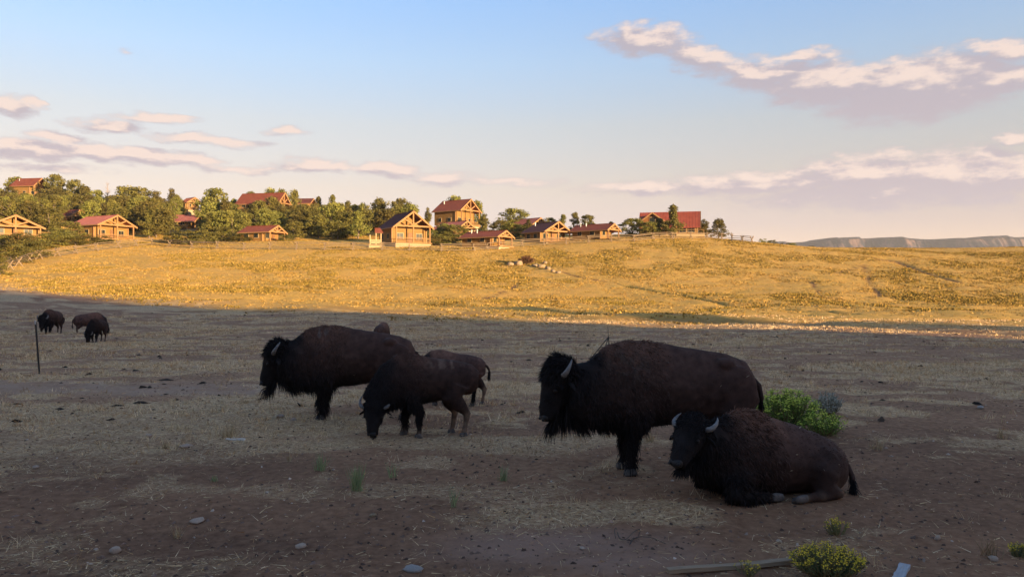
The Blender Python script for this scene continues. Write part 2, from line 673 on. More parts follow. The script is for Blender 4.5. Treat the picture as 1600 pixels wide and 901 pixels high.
def build_ground():
    th = np.concatenate([np.arange(-48, 48, 0.3), np.arange(48, 110, 2.4), np.arange(110, 146, 0.22), np.arange(146, 312, 2.4)])
    th = np.radians(th)
    rr = [0.6]
    while rr[-1] < 4200:
        r = rr[-1]
        step = 0.0105 if r < 45 else (0.0085 if r < 260 else 0.05)
        rr.append(r * (1 + step) if r > 5 else r + 0.25)
    rr = np.array(rr)
    nr, nt = len(rr), len(th)
    R, TH = np.meshgrid(rr, th, indexing='ij')
    x = (R * np.sin(TH)).ravel()
    y = (R * np.cos(TH)).ravel()
    dirt, weed, cut = track_mask(x, y)
    z = base_z(x, y) - cut
    d = np.hypot(x, y)
    near = 1 - sstep(25, 60, d)
    z = z + near * ((fbm(x / 0.9, y / 0.9, 71, 3) - 0.5) * 0.075 + (fbm(x / 0.22, y / 0.22, 75, 2) - 0.5) * 0.032)
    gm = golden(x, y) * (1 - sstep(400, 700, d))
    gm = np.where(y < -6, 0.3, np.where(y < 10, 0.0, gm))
    z = z + gm * (fbm(x / 1.6, y / 1.6, 81, 2) - 0.5) * 0.22 * (1 - sstep(200, 300, d))
    V = np.stack([x, y, z], 1)
    V = np.vstack([V, [[0, 0, 0]]])
    i, j = np.meshgrid(np.arange(nr - 1), np.arange(nt), indexing='ij')
    a = (i * nt + j).ravel()
    b = (i * nt + (j + 1) % nt).ravel()
    Q = np.stack([a, a + nt, b + nt, b], 1)
    Q = Q[:, ::-1]
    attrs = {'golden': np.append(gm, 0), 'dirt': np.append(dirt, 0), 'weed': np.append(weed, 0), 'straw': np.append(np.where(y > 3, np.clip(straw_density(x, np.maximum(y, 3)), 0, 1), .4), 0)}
    me = mesh_tris('ground', V, Q, True, attrs)
    # centre fan
    o = link('ground', me)
    o['kind'] = 'structure'
    m, t, bs = material('ground_soil', (0.1, 0.07, 0.05), 0.95, 0, 0.08)
    geo = t.new('ShaderNodeNewGeometry')
    pos = geo.outputs['Position']

    def at_(n):
        return t.new('ShaderNodeAttribute', attribute_name=n).outputs['Fac']
    mp = t.new('ShaderNodeMapping')
    t.put(mp.inputs[0], pos)
    mp.inputs['Scale'].default_value = (0.55, 1.0, 1.0)
    p2 = mp.outputs[0]
    big = t.noise(p2, 0.16, 4, 0.6)
    med = t.noise(p2, 0.9, 5, 0.62)
    fine = t.noise(pos, 9.0, 5, 0.65)
    vfine = t.noise(pos, 45.0, 3, 0.6)
    soil = t.mix(t.rng(fine, 0.3, 0.7), SOIL_A, SOIL_B)
    soil = t.mix(t.rng(big, 0.40, 0.56), soil, t.mix(t.rng(fine, 0.3, 0.7), SOIL_C, SOIL_D))
    sp0 = t.new('ShaderNodeSeparateXYZ')
    t.put(sp0.inputs[0], pos)
    dust = t.mix(t.rng(fine, .35, .65), DUST_A, DUST_B)
    soil = t.mix(t.math('MULTIPLY', t.rng(t.math('MULTIPLY_ADD', big, 9.0, sp0.outputs[1]), 12, 24, 0, .9, True), t.rng(med, .34, .60, .45, 1)), soil, dust)
    straw = t.mix(t.rng(fine, 0.35, 0.65), STRAW_A, STRAW_B)
    sm = t.math('MULTIPLY', t.rng(at_('straw'), 0.1, 0.9, 0, 1, True), t.rng(t.noise(pos, 22.0, 4, 0.7), 0.40, 0.58, 0.15, 1))
    # straw cover grows with distance across the flat
    sp = t.new('ShaderNodeSeparateXYZ')
    t.put(sp.inputs[0], pos)
    far = t.rng(sp.outputs[1], 6, 18, 0.5, 1.0)
    soil = t.mix(t.math('MULTIPLY', sm, far), soil, straw)
    # pale wheel-worn track on the left
    trk = t.math('MULTIPLY', t.rng(t.math('ABSOLUTE', t.math('SUBTRACT', sp.outputs[1], t.math('MULTIPLY_ADD', med, 2.0, 17.0))), 1.5, .5, 0, 1, True),
                 t.rng(sp.outputs[0], -3.5, -6.5, 0, 1, True))
    soil = t.mix(t.math('MULTIPLY', t.math('MULTIPLY', trk, 0.85), t.rng(t.noise(p2, 2.2, 5, 0.7), .38, .58, .25, 1)), soil, TRACK_C)
    bare = t.rng(t.vmath('LENGTH', t.vmath('MULTIPLY', t.vmath('SUBTRACT', pos, (0.55, 6.9, 0)), (0.8, 1.5, 0.0)), out=1), 1.5, .5, 0, .75, True)
    soil = t.mix(t.math('MULTIPLY', bare, t.rng(med, .35, .55)), soil, BARE_C)
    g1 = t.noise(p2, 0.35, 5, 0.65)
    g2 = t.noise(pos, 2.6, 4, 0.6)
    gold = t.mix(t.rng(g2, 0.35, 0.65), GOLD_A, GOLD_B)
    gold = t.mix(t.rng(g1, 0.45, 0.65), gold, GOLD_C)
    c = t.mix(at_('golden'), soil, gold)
    c = t.mix(t.math('MULTIPLY', at_('dirt'), 0.85), c, RUT_C)  # bare ruts plus the painted shade streak
    c = t.mix(t.math('MULTIPLY', at_('weed'), 0.8), c, WEED_C)
    t.put(bs.inputs['Base Color'], c)
    bp = t.new('ShaderNodeBump')
    bp.inputs['Strength'].default_value = 0.8
    bp.inputs['Distance'].default_value = 0.03
    t.put(bp.inputs['Height'], t.math('ADD', fine, t.math('MULTIPLY', vfine, 0.5)))
    t.put(bs.inputs['Normal'], bp.outputs[0])
    me.materials.append(m)
    return o


SOIL_A = (0.100, 0.050, 0.030)
SOIL_B = (0.235, 0.125, 0.074)
SOIL_C = (0.21, 0.102, 0.056)
SOIL_D = (0.34, 0.185, 0.105)
STRAW_A = (0.54, 0.35, 0.18)
STRAW_B = (0.80, 0.57, 0.33)
DUST_A = (0.24, 0.132, 0.078)
DUST_B = (0.54, 0.315, 0.180)
TRACK_C = (0.40, 0.265, 0.185)
BARE_C = (0.32, 0.195, 0.14)
GOLD_A = (0.48, 0.275, 0.062)
GOLD_B = (0.68, 0.42, 0.105)
GOLD_C = (0.62, 0.35, 0.095)
RUT_C = (0.17, 0.085, 0.045)
WEED_C = (0.17, 0.14, 0.045)
ground = build_ground()

# ------------------------------------------------------------------ mesa on the horizon
def build_mesa():
    D0 = 2600.0
    nu, nv = 420, 30
    P0 = np.array([(1120, 386), (1200, 383), (1225, 380), (1245, 379), (1255, 381), (1285, 379.5), (1300, 376), (1330, 374), (1360, 372.5), (1425, 372.5), (1445, 374.5), (1480, 376),
                   (1510, 377), (1530, 375), (1545, 376.5), (1562, 372), (1590, 371), (1610, 373), (1650, 372), (1720, 376), (1800, 379), (1900, 384)], float)
    px = np.linspace(1120, 1900, nu)
    row = np.interp(px, P0[:, 0], P0[:, 1])
    V = []
    for j in range(nv):
        t = j / (nv - 1)
        # profile: gentle talus, cliff band, flat top
        dist = D0 + 700 * t
        hfrac = np.interp(t, [0, .25, .40, .47, .52, .75, 1.0], [0, .30, .55, .92, .985, 1.0, .96])
        x = (px - CX) / F * (D0 + 300)
        gul = fbm(x / 60.0, x * 0 + 1.7, 33, 4) - 0.5
        gul2 = fbm(x / 160.0, x * 0 + 5.7, 37, 3) - 0.5
        y = dist + (gul * 150 + gul2 * 380) * (1 - abs(2 * t - .8))
        top = EYE + (CY - row) / F * (D0 + 330)
        z = top * 1.07 * hfrac + (fbm(x / 40, y / 40, 38, 3) - .5) * 10 * (1 - t) * (hfrac < .9)
        if t == 0:
            z = z * 0 - 5
        V.append(np.stack([x, y, z], 1))
    V = np.concatenate(V)
    i, j = np.meshgrid(np.arange(nv - 1), np.arange(nu - 1), indexing='ij')
    a = (i * nu + j).ravel()
    Q = np.stack([a, a + 1, a + nu + 1, a + nu], 1)
    m, t, b = material('mesa_rock', (0.3, 0.2, 0.15), 0.95, 0, 0.05)
    geo = t.new('ShaderNodeNewGeometry')
    sp = t.new('ShaderNodeSeparateXYZ')
    t.put(sp.inputs[0], geo.outputs['Position'])
    n = t.noise(geo.outputs['Position'], 0.012, 5, 0.6)
    n2 = t.noise(geo.outputs['Position'], 0.05, 4, 0.6)
    sn = t.new('ShaderNodeSeparateXYZ')
    t.put(sn.inputs[0], geo.outputs['True Normal'])
    steep = t.rng(sn.outputs[2], 0.92, 0.7, 0, 1)
    wood = t.mix(n2, (0.008, 0.011, 0.020), (0.020, 0.020, 0.028))
    cliff = t.mix(t.rng(n, .35, .65), (0.085, 0.05, 0.045), (0.12, 0.08, 0.07))
    t.put(b.inputs['Base Color'], t.mix(t.math('MULTIPLY', steep, t.rng(n, .46, .54)), wood, cliff))
    o = link('mesa', mesh_tris('mesa', V, Q, False, None, m))
    o['kind'] = 'structure'


build_mesa()

# ------------------------------------------------------------------ materials of the hillside
def roof_material(name, c1, c2):
    m, t, b = material(name, c1, 0.6, 0.0, 0.2)
    tc = t.new('ShaderNodeTexCoord')
    n = t.noise(tc.outputs['Object'], 0.8, 4, 0.6)
    t.put(b.inputs['Base Color'], t.mix(t.rng(n, .3, .7), c1, c2))
    return m


roof_red = roof_material('roof_red_metal', (0.155, 0.043, 0.024), (0.205, 0.060, 0.034))
roof_brown = roof_material('roof_maroon_metal', (0.105, 0.034, 0.028), (0.14, 0.046, 0.036))
roof_pink = roof_material('roof_faded_metal', (0.24, 0.080, 0.068), (0.30, 0.11, 0.092))
wall_log = noise_material('wall_log_siding', (0.185, 0.098, 0.030), (0.285, 0.160, 0.051), 1.6, 0.75, (1, 1, 14), 3, 0.3, 6)
wall_dark = noise_material('wall_dark_siding', (0.15, 0.065, 0.022), (0.23, 0.105, 0.036), 1.6, 0.75, (1, 1, 14), 3, 0.3, 6)
timber = noise_material('cabin_timber', (0.25, 0.13, 0.055), (0.36, 0.20, 0.09), 5, 0.75, (1, 1, 3))
pale_timber = noise_material('pale_timber', (0.36, 0.26, 0.14), (0.46, 0.35, 0.20), 5, 0.75)
stone_base = noise_material('cabin_foundation', (0.30, 0.23, 0.14), (0.40, 0.31, 0.20), 3, 0.9)
trim_mat = noise_material('window_trim', (0.32, 0.23, 0.13), (0.42, 0.31, 0.18), 8, 0.7)
glass_mat, _, _ = material('window_glass', (0.02, 0.024, 0.024), 0.3, 0, 0.08)
door_mat = noise_material('door_wood', (0.16, 0.08, 0.04), (0.22, 0.11, 0.05), 6, 0.6)
pipe_mat, _, _ = material('vent_metal', (0.42, 0.42, 0.42), 0.5, 0.3, 0.4)
rail_mat = noise_material('fence_wood', (0.17, 0.12, 0.08), (0.29, 0.215, 0.145), 7, 0.85)


def cabin(label, px, apex_row, Y, yaw, w, l, H, rise, roof=None, wall=None, truss=True, porch=1.8, vents=0, side_windows=2, front='cabin', over=.7, chimney=False, deck_rail=True, balcony=False, base=2.5, name='log_cabin', group='log cabins on the hillside'):
    """gable-fronted log cabin; origin on the floor under the apex of the front gable, front along local -y"""
    roof = roof or roof_red
    wall = wall or wall_log
    z_apex = EYE + (CY - apex_row) / F * Y
    x = (px - CX) / F * Y
    root = empty(name, (x, Y, z_apex - H), math.radians(yaw))
    tag(root, label, 'cabin', group)
    hw = H - rise
    hx = w / 2
    # walls: front wall stands back under the porch roof by 'porch'
    mb = MB()
    y0, y1 = porch, l
    mb.add([(-hx, y0, 0), (hx, y0, 0), (hx, y0, hw), (0, y0, H - .12), (-hx, y0, hw), (-hx, y1, 0), (hx, y1, 0), (hx, y1, hw), (0, y1, H - .12), (-hx, y1, hw)],
           [(0, 1, 2, 3, 4), (6, 5, 9, 8, 7), (1, 6, 7, 2), (5, 0, 4, 9), (2, 7, 8, 3), (9, 4, 3, 8), (0, 5, 6, 1)])
    mb.build('wall', wall, root)
    # corner logs
    for sx in (-1, 1):
        c = MB()
        c.box((sx * (hx + .01), y0 - .03, hw / 2), (.24, .24, hw))
        c.build('corner_post', timber, root)
    # roof slabs
    sl = math.hypot(hx, rise)
    nx, nz = rise / sl, hx / sl
    for sx in (-1, 1):
        r = MB()
        ex = hx + over
        ez = hw - over * rise / hx
        th = .16
        a = [(0, -.5, H), (sx * ex, -.5, ez), (sx * ex, l + .5, ez), (0, l + .5, H)]
        b = [(p[0] - sx * nx * 0, p[1], p[2] + th) for p in a]
        r.add(a + b, [(0, 1, 2, 3) if sx < 0 else (3, 2, 1, 0), (7, 6, 5, 4) if sx < 0 else (4, 5, 6, 7), (0, 4, 5, 1), (1, 5, 6, 2), (2, 6, 7, 3), (3, 7, 4, 0)])
        ro = r.build('roof', roof, root)
        # standing seams
        s = MB()
        k = -.3
        while k < l + .4:
            s.bar((sx * .02, k, H + th + .02), (sx * ex, k, ez + th + .02), .04, .05)
            k += .6
        s.build('roof_seam', roof, ro)
        f = MB()
        f.bar((sx * .03, -.55, H + .02), (sx * ex, -.55, ez + .02), .10, .34)
        f.build('rake_board', timber, root)
        f = MB()
        f.bar((sx * (ex + .05), -.5, ez + .04), (sx * (ex + .05), l + .5, ez + .04), .10, .2)
        f.build('fascia', timber, root)
    rc = MB()
    rc.bar((0, -.5, H + .18), (0, l + .5, H + .18), .3, .08)
    rc.build('ridge_cap', roof, root)
    if truss:
        yt = -.25
        def beam(a, b, s=.26):
            q = MB()
            q.bar(a, b, s)
            q.build('truss_beam', timber, root)
        beam((-hx - .1, yt, hw - .05), (hx + .1, yt, hw - .05), .30)
        beam((0, yt, hw + .1), (0, yt, H - .1))
        for sx in (-1, 1):
            beam((sx * .08, yt, hw + .2), (sx * hx * .48, yt, hw + rise * .45))
    if porch > .5:
        n = max(2, int(w / 3.2) + 1)
        for i in range(n):
            px_ = -hx + .12 + (w - .24) * i / (n - 1)
            q = MB()
            q.box((px_, -.25, (hw - .2) / 2), (.22, .22, hw - .2))
            q.build('porch_post', timber, root)
        if deck_rail:
            for i in range(n - 1):
                a = -hx + .12 + (w - .24) * i / (n - 1)
                b = -hx + .12 + (w - .24) * (i + 1) / (n - 1)
                if n > 3 and i == n // 2:
                    continue
                q = MB()
                q.bar((a + .11, -.25, .95), (b - .11, -.25, .95), .09)
                q.bar((a + .11, -.25, .25), (b - .11, -.25, .25), .07)
                k = a + .3
                while k < b - .15:
                    q.bar((k, -.25, .28), (k, -.25, .92), .06)
                    k += .28
                q.build('porch_railing', timber, root)
        dk = MB()
        dk.box((0, porch / 2 - .25, -.11), (w + .3, porch + .9, .2))
        dk.build('deck', timber, root)
    fb = MB()
    fb.box((0, l / 2 - .1, -.24 - base / 2), (w + .2, l + .5, base))
    fb.build('foundation', stone_base, root)

    def window(x_, z_, ww, wh, side=0):
        q = MB()
        if side == 0:
            q.box((x_, y0 - .03, z_), (ww + .22, .10, wh + .22))
            wn = q.build('window', trim_mat, root)
            g = MB()
            g.box((x_ - ww * .26, y0 - .09, z_), (ww * .46, .05, wh))
            g.box((x_ + ww * .26, y0 - .09, z_), (ww * .46, .05, wh))
        else:
            X = side * (hx + .03)
            q.box((X, x_, z_), (.10, ww + .22, wh + .22))
            wn = q.build('window', trim_mat, root)
            g = MB()
            g.box((X + side * .06, x_ - ww * .26, z_), (.05, ww * .46, wh))
            g.box((X + side * .06, x_ + ww * .26, z_), (.05, ww * .46, wh))
        g.build('pane', glass_mat, wn)
    dw = MB()
    dw.box((hx * .05 if w > 6 else hx * .45, y0 - .04, 1.05), (.95, .10, 2.1))
    d = dw.build('door', door_mat, root)
    kn = MB()
    kn.box((hx * .05 + .36 if w > 6 else hx * .45 + .36, y0 - .11, 1.0), (.08, .06, .16))
    kn.build('handle', pipe_mat, d)
    if w > 6:
        window(-hx * .55, 1.4, 1.5, 1.1)
        window(hx * .58, 1.4, 1.3, 1.1)
    else:
        window(-hx * .35, 1.4, 1.1, 1.1)
    if hw > 4.2:
        window(-hx * .45, 3.9, 1.2, 1.2)
        window(hx * .45, 3.9, 1.2, 1.2)
        if balcony:
            q = MB()
            q.box((hx * .1, porch / 2 - .2, 2.75), (w * .75, porch + .5, .18))
            bl = q.build('balcony', timber, root)
            q = MB()
            for zz in (3.0, 3.35, 3.7):
                q.bar((-w * .27, -.4, zz), (w * .47, -.4, zz), .07)
            k = -w * .27
            while k <= w * .475:
                q.bar((k, -.4, 2.85), (k, -.4, 3.72), .08)
                k += w * .74 / 5
            q.build('balcony_railing', timber, bl)
    for i in range(side_windows):
        yy = y0 + (y1 - y0) * (i + .6) / (side_windows + .2)
        window(yy, 1.4, 1.0, .95, -1)
        if hw > 4.2:
            window(yy, 3.9, 1.0, .95, -1)
    for i in range(vents):
        q = MB()
        yy = l * (.86 - .16 * i)
        xx = -hx * .35
        zz = H - rise * .35
        q.tube([(xx, yy, zz), (xx, yy, zz + .75)], .13, 8)
        q.tube([(xx, yy, zz + .72), (xx, yy, zz + .88)], .2, 8)
        q.build('roof_vent', pipe_mat, root)
    return root


CABIN_BOX = []      # visible rectangles in the photograph (x0, y0, x1, y1, Y)


def cab(rect, *a, **k):
    CABIN_BOX.append(rect + (a[3],))
    return cabin(*a, **k)


cab((0, 334, 58, 366), 'gabled log cabin with pale rake boards cut by the left edge of the photo', 24, 337, 142, 44, 8.4, 9, 4.4, 2.0, roof_red, side_windows=1)
cab((122, 334, 212, 374), 'log cabin with faded pink roof and open gable above the bend of the rail fence', 182, 337, 166, 65, 8.4, 9.6, 5.2, 2.1, roof_pink, side_windows=2)
cab((38, 278, 72, 298), 'tall red-roofed cabin highest on the hill at far left between two trees', 64, 279, 262, 80, 6.2, 9.0, 6.6, 2.6, roof_red, truss=False, vents=1)
cab((102, 326, 128, 336), 'small dark cabin roof with pink gable half buried in the left trees', 124, 328, 205, 66, 5.2, 5.6, 3.8, 1.7, roof_brown, vents=0, side_windows=1)
cab((291, 307, 314, 316), 'little red-roofed gable peeping over the trees on the left skyline', 304, 309, 250, 52, 4.6, 5.0, 4.0, 1.5, roof_red, side_windows=1)
cab((281, 335, 312, 346), 'low cabin with faded pink roof showing between the trees left of the fence bend', 309, 337, 196, 90, 4.8, 6.0, 3.5, 1.5, roof_pink, truss=False, side_windows=2)
cab((378, 300, 454, 322), 'two-storey cabin with wide red roof rising among the middle trees', 443, 302, 218, 78, 6.6, 13.0, 7.6, 2.9, roof_red, balcony=True, side_windows=3)
cab((378, 350, 444, 378), 'low red-roofed cabin standing right behind the fence left of the maroon-roofed one', 432, 353, 166, 70, 5.2, 7.6, 3.6, 1.3, roof_red, vents=0, deck_rail=False)
cab((472, 310, 492, 320), 'scrap of dark red roof between two trees right of the two-storey cabin', 488, 311, 236, 84, 4.6, 5.6, 4.0, 1.4, roof_brown, truss=False, side_windows=1)
main_cabin = cab((576, 329, 678, 383), 'large front cabin with maroon roof, timber truss gable and railed porch', 645, 331, 152, 32, 7.7, 8.6, 6.3, 2.9, roof_brown, side_windows=2)
cab((672, 309, 748, 350), 'tall two-storey cabin with red roof and balcony on the middle of the hill', 734, 312, 204, 56, 8.2, 9.2, 7.0, 2.9, roof_red, balcony=True, vents=1, side_windows=2)
cab((682, 345, 744, 362), 'low pink-roofed cabin in front of the two-storey one with the balcony', 728, 346, 184, 50, 5.2, 8.4, 3.5, 1.5, roof_pink, side_windows=1)
cab((721, 359, 801, 383), 'long low cabin with red roof and two white vents right of the maroon-roofed one', 788, 361, 153, 57, 5.0, 9.0, 3.1, 1.1, roof_red, vents=2, deck_rail=False)
cab((805, 339, 856, 356), 'cabin with pinkish red roof partly hidden behind the dark-roofed gable', 843, 341, 208, 46, 5.6, 8.2, 4.2, 1.6, roof_pink, side_windows=2)
cab((820, 346, 894, 376), 'broad gabled cabin with dark red roof and three-part truss beside the long low ones', 871, 347, 166, 40, 7.4, 7.0, 4.5, 2.0, roof_brown, vents=1)
cab((896, 348, 972, 372), 'long low cabin with red roof, white vents and a blue-white window on the crest', 957, 350, 164, 53, 4.8, 9.0, 3.3, 1.2, roof_red, vents=2, deck_rail=False)


lodge_red = roof_material('roof_bright_red_metal', (0.22, 0.050, 0.030), (0.29, 0.072, 0.045))


def lodge():
    """large red-roofed lodge on the crest: long ridge across the view, a cross wing at the left"""
    Y = 176.0
    k = Y / F
    z0 = EYE + (CY - 367) * k
    x0 = (1090 - CX) * k
    root = empty('lodge', (x0, Y, z0), math.radians(-14))
    tag(root, 'large lodge with long bright red roof alone on the crest of the hill', 'lodge')
    H, hw, L, Wd = 5.9, 2.2, 13.4, 8.6
    mb = MB()
    mb.add([(-L, 0, 0), (0, 0, 0), (0, Wd, 0), (-L, Wd, 0), (-L, 0, hw), (0, 0, hw), (0, Wd, hw), (-L, Wd, hw), (-L, Wd / 2, H - .15), (0, Wd / 2, H - .15)],
           [(0, 1, 5, 4), (1, 2, 6, 9, 5), (2, 3, 7, 6), (3, 0, 4, 8, 7), (4, 5, 9, 8), (6, 7, 8, 9)])
    mb.build('wall', wall_log, root)
    for sy, ya, yb in ((-1, -.6, Wd / 2), (1, Wd + .6, Wd / 2)):
        dz = (H - hw) / (Wd / 2) * .6
        a = [(-L - .5, ya, hw - dz), (.7, ya, hw - dz), (.7, yb, H), (-L - .5, yb, H)]
        b = [(p[0], p[1], p[2] + .16) for p in a]
        r = MB()
        r.add(a + b, [(3, 2, 1, 0), (4, 5, 6, 7), (0, 1, 5, 4), (1, 2, 6, 5), (2, 3, 7, 6), (3, 0, 4, 7)])
        ro = r.build('roof', lodge_red, root)
        s = MB()
        q = -L - .3
        while q < .7:
            s.bar((q, ya, hw - dz + .18), (q, yb, H + .18), .04, .05)
            q += .7
        s.build('roof_seam', lodge_red, ro)
        f = MB()
        f.bar((.75, ya, hw - dz + .03), (.75, yb, H + .03), .10, .34)
        f.build('rake_board', timber, root)
    # cross wing with a lower gable towards the viewer at the left half
    wx0, wx1, wy, wh, wH = -L - .2, -L + 6.2, -2.6, 2.9, 5.2
    mx = (wx0 + wx1) / 2
    mb = MB()
    mb.add([(wx0, wy, 0), (wx1, wy, 0), (wx1, wy, wh), (mx, wy, wH - .1), (wx0, wy, wh), (wx0, 3, 0), (wx1, 3, 0), (wx1, 3, wh), (mx, 3, wH - .1), (wx0, 3, wh)],
           [(0, 1, 2, 3, 4), (6, 5, 9, 8, 7), (1, 6, 7, 2), (5, 0, 4, 9), (2, 7, 8, 3), (9, 4, 3, 8)])
    mb.build('wing_wall', wall_dark, root)
    for sx, xe in ((-1, wx0 - .6), (1, wx1 + .6)):
        dz = (wH - wh) / ((wx1 - wx0) / 2) * .6
        a = [(mx, wy - .6, wH), (xe, wy - .6, wh - dz), (xe, 3.4, wh - dz), (mx, 3.4, wH)]
        b = [(p[0], p[1], p[2] + .16) for p in a]
        r = MB()
        r.add(a + b, [(0, 1, 2, 3) if sx < 0 else (3, 2, 1, 0), (7, 6, 5, 4) if sx < 0 else (4, 5, 6, 7), (0, 4, 5, 1), (1, 5, 6, 2), (2, 6, 7, 3), (3, 7, 4, 0)])
        r.build('wing_roof', lodge_red, root)
        f = MB()
        f.bar((mx, wy - .65, wH + .02), (xe, wy - .65, wh - dz + .02), .10, .3)
        f.build('rake_board', timber, root)
    # porch roof, posts, windows, terrace
    pr = MB()
    pr.add([(-9.2, -3.2, 2.0), (-4.6, -3.2, 2.0), (-4.6, 0, 2.75), (-9.2, 0, 2.75), (-9.2, -3.2, 2.16), (-4.6, -3.2, 2.16), (-4.6, 0, 2.91), (-9.2, 0, 2.91)],
           [(3, 2, 1, 0), (4, 5, 6, 7), (0, 1, 5, 4), (1, 2, 6, 5), (2, 3, 7, 6), (3, 0, 4, 7)])
    pr.build('porch_roof', roof_brown, root)
    for xx in (-9.0, -7.0, -4.8):
        q = MB()
        q.box((xx, -3.0, 1.0), (.24, .24, 2.0))
        q.build('porch_post', timber, root)
    for xx, ww, zz in ((-3.4, 1.5, 1.25), (-1.4, 1.5, 1.25), (-6.6, 1.3, 1.2)):
        q = MB()
        q.box((xx, -.05, zz), (ww + .25, .12, 1.45))
        wn = q.build('window', trim_mat, root)
        g = MB()
        g.box((xx - ww * .26, -.13, zz), (ww * .46, .05, 1.2))
        g.box((xx + ww * .26, -.13, zz), (ww * .46, .05, 1.2))
        g.build('pane', glass_mat, wn)
    for xx, zz in ((mx - 1.3, 1.4), (mx + 1.3, 1.4), (mx, 3.6)):
        q = MB()
        q.box((xx, wy - .05, zz), (1.4, .12, 1.3))
        wn = q.build('window', trim_mat, root)
        g = MB()
        g.box((xx, wy - .13, zz), (1.15, .05, 1.05))
        g.build('pane', glass_mat, wn)
    for yy, zz in ((2.4, 1.3), (6.0, 1.3), (4.3, 3.6)):
        q = MB()
        q.box((.05, yy, zz), (.12, 1.6, 1.5))
        wn = q.build('window', trim_mat, root)
        g = MB()
        g.box((.13, yy, zz), (.05, 1.35, 1.25))
        g.build('pane', glass_mat, wn)
    d = MB()
    d.box((-8.0, -.05, 1.05), (1.1, .12, 2.1))
    d.build('door', door_mat, root)
    t = MB()
    t.box((-1.6, -2.0, -.35), (6.4, 4.4, .7))
    t.build('terrace', pale_timber, root)
    tr = MB()
    for xx in (-4.6, -2.6, -.6, 1.4):
        tr.bar((xx, -4.1, 0), (xx, -4.1, .95), .12)
    tr.bar((-4.7, -4.1, .95), (1.5, -4.1, .95), .12, .1)
    tr.build('terrace_railing', timber, root)
    ch = MB()
    ch.box((-L * .48, Wd / 2 + .8, H - .1), (.9, .9, 1.4))
    fb = MB()
    fb.box((-L / 2, Wd / 2 - 1, -1.3), (L + .4, Wd + 4.4, 2.5))
    fb.build('foundation', stone_base, root)


lodge()
CABIN_BOX.append((998, 326, 1092, 352, 172))


def side_porch():
    """small white-posted shelter beside the front cabin"""
    Y = 150.0
    k = Y / F
    x = (586 - CX) * k
    z = EYE + (CY - 382.5) * k
    root = empty('entry_shelter', (x, Y, z), math.radians(20))
    tag(root, 'small shelter with white posts and red roof left of the maroon-roofed cabin', 'shelter')
    for xx in (-1.0, .2, 1.2):
        q = MB()
        q.box((xx, 0, 1.3 if xx > -.5 else 1.0), (.2, .2, 2.6 if xx > -.5 else 2.0))
        q.build('post', pale_timber, root)
    q = MB()
    q.add([(-.1, -.4, 2.4), (1.6, -.4, 2.4), (1.2, .9, 3.4), (.1, .9, 3.4), (-.1, -.4, 2.52), (1.6, -.4, 2.52), (1.2, .9, 3.52), (.1, .9, 3.52)],
          [(3, 2, 1, 0), (4, 5, 6, 7), (0, 1, 5, 4), (1, 2, 6, 5), (2, 3, 7, 6), (3, 0, 4, 7)])
    q.build('roof', roof_red, root)
    q = MB()
    for zz in (.35, .65, .95):
        q.bar((-1.0, -.02, zz), (1.3, -.02, zz), .08, .2)
    for xx in (-.6, -.2, .6, .9):
        q.bar((xx, -.04, .2), (xx, -.04, 1.0), .09)
    q.build('railing', pale_timber, root)
    q = MB()
    q.box((.1, .5, -.6), (2.8, 1.6, 1.3))
    q.build('platform', pale_timber, root)


side_porch()


# ------------------------------------------------------------------ trees
leaf_mat = None


def build_leaf_mat():
    m, t, b = material('evergreen_leaves', (0.08, 0.09, 0.03), 0.75, 0, 0.15)
    a = t.new('ShaderNodeAttribute', attribute_name='leaf')
    oi = t.new('ShaderNodeObjectInfo')
    hsv = t.new('ShaderNodeHueSaturation')
    t.put(hsv.inputs['Color'], a.outputs['Color'])
    t.put(hsv.inputs['Value'], t.rng(oi.outputs['Random'], 0, 1, .62, 1.3))
    t.put(hsv.inputs['Hue'], t.rng(oi.outputs['Random'], 0, 1, .478, .522))
    t.put(b.inputs['Base Color'], hsv.outputs[0])
    tr = t.new('ShaderNodeBsdfTranslucent')
    t.put(tr.inputs[0], hsv.outputs[0])
    mx = t.new('ShaderNodeMixShader')
    mx.inputs[0].default_value = .2
    t.l.new(b.outputs[0], mx.inputs[1])
    t.l.new(tr.outputs[0], mx.inputs[2])
    out = [n for n in t.n if n.type == 'OUTPUT_MATERIAL'][0]
    t.l.new(mx.outputs[0], out.inputs[0])
    return m


leaf_mat = build_leaf_mat()
bark_mat = noise_material('tree_bark', (0.12, 0.085, 0.06), (0.22, 0.17, 0.13), 6, 0.9, (1, 1, .3))
dead_mat = noise_material('dead_wood', (0.22, 0.17, 0.14), (0.36, 0.29, 0.25), 6, 0.9)


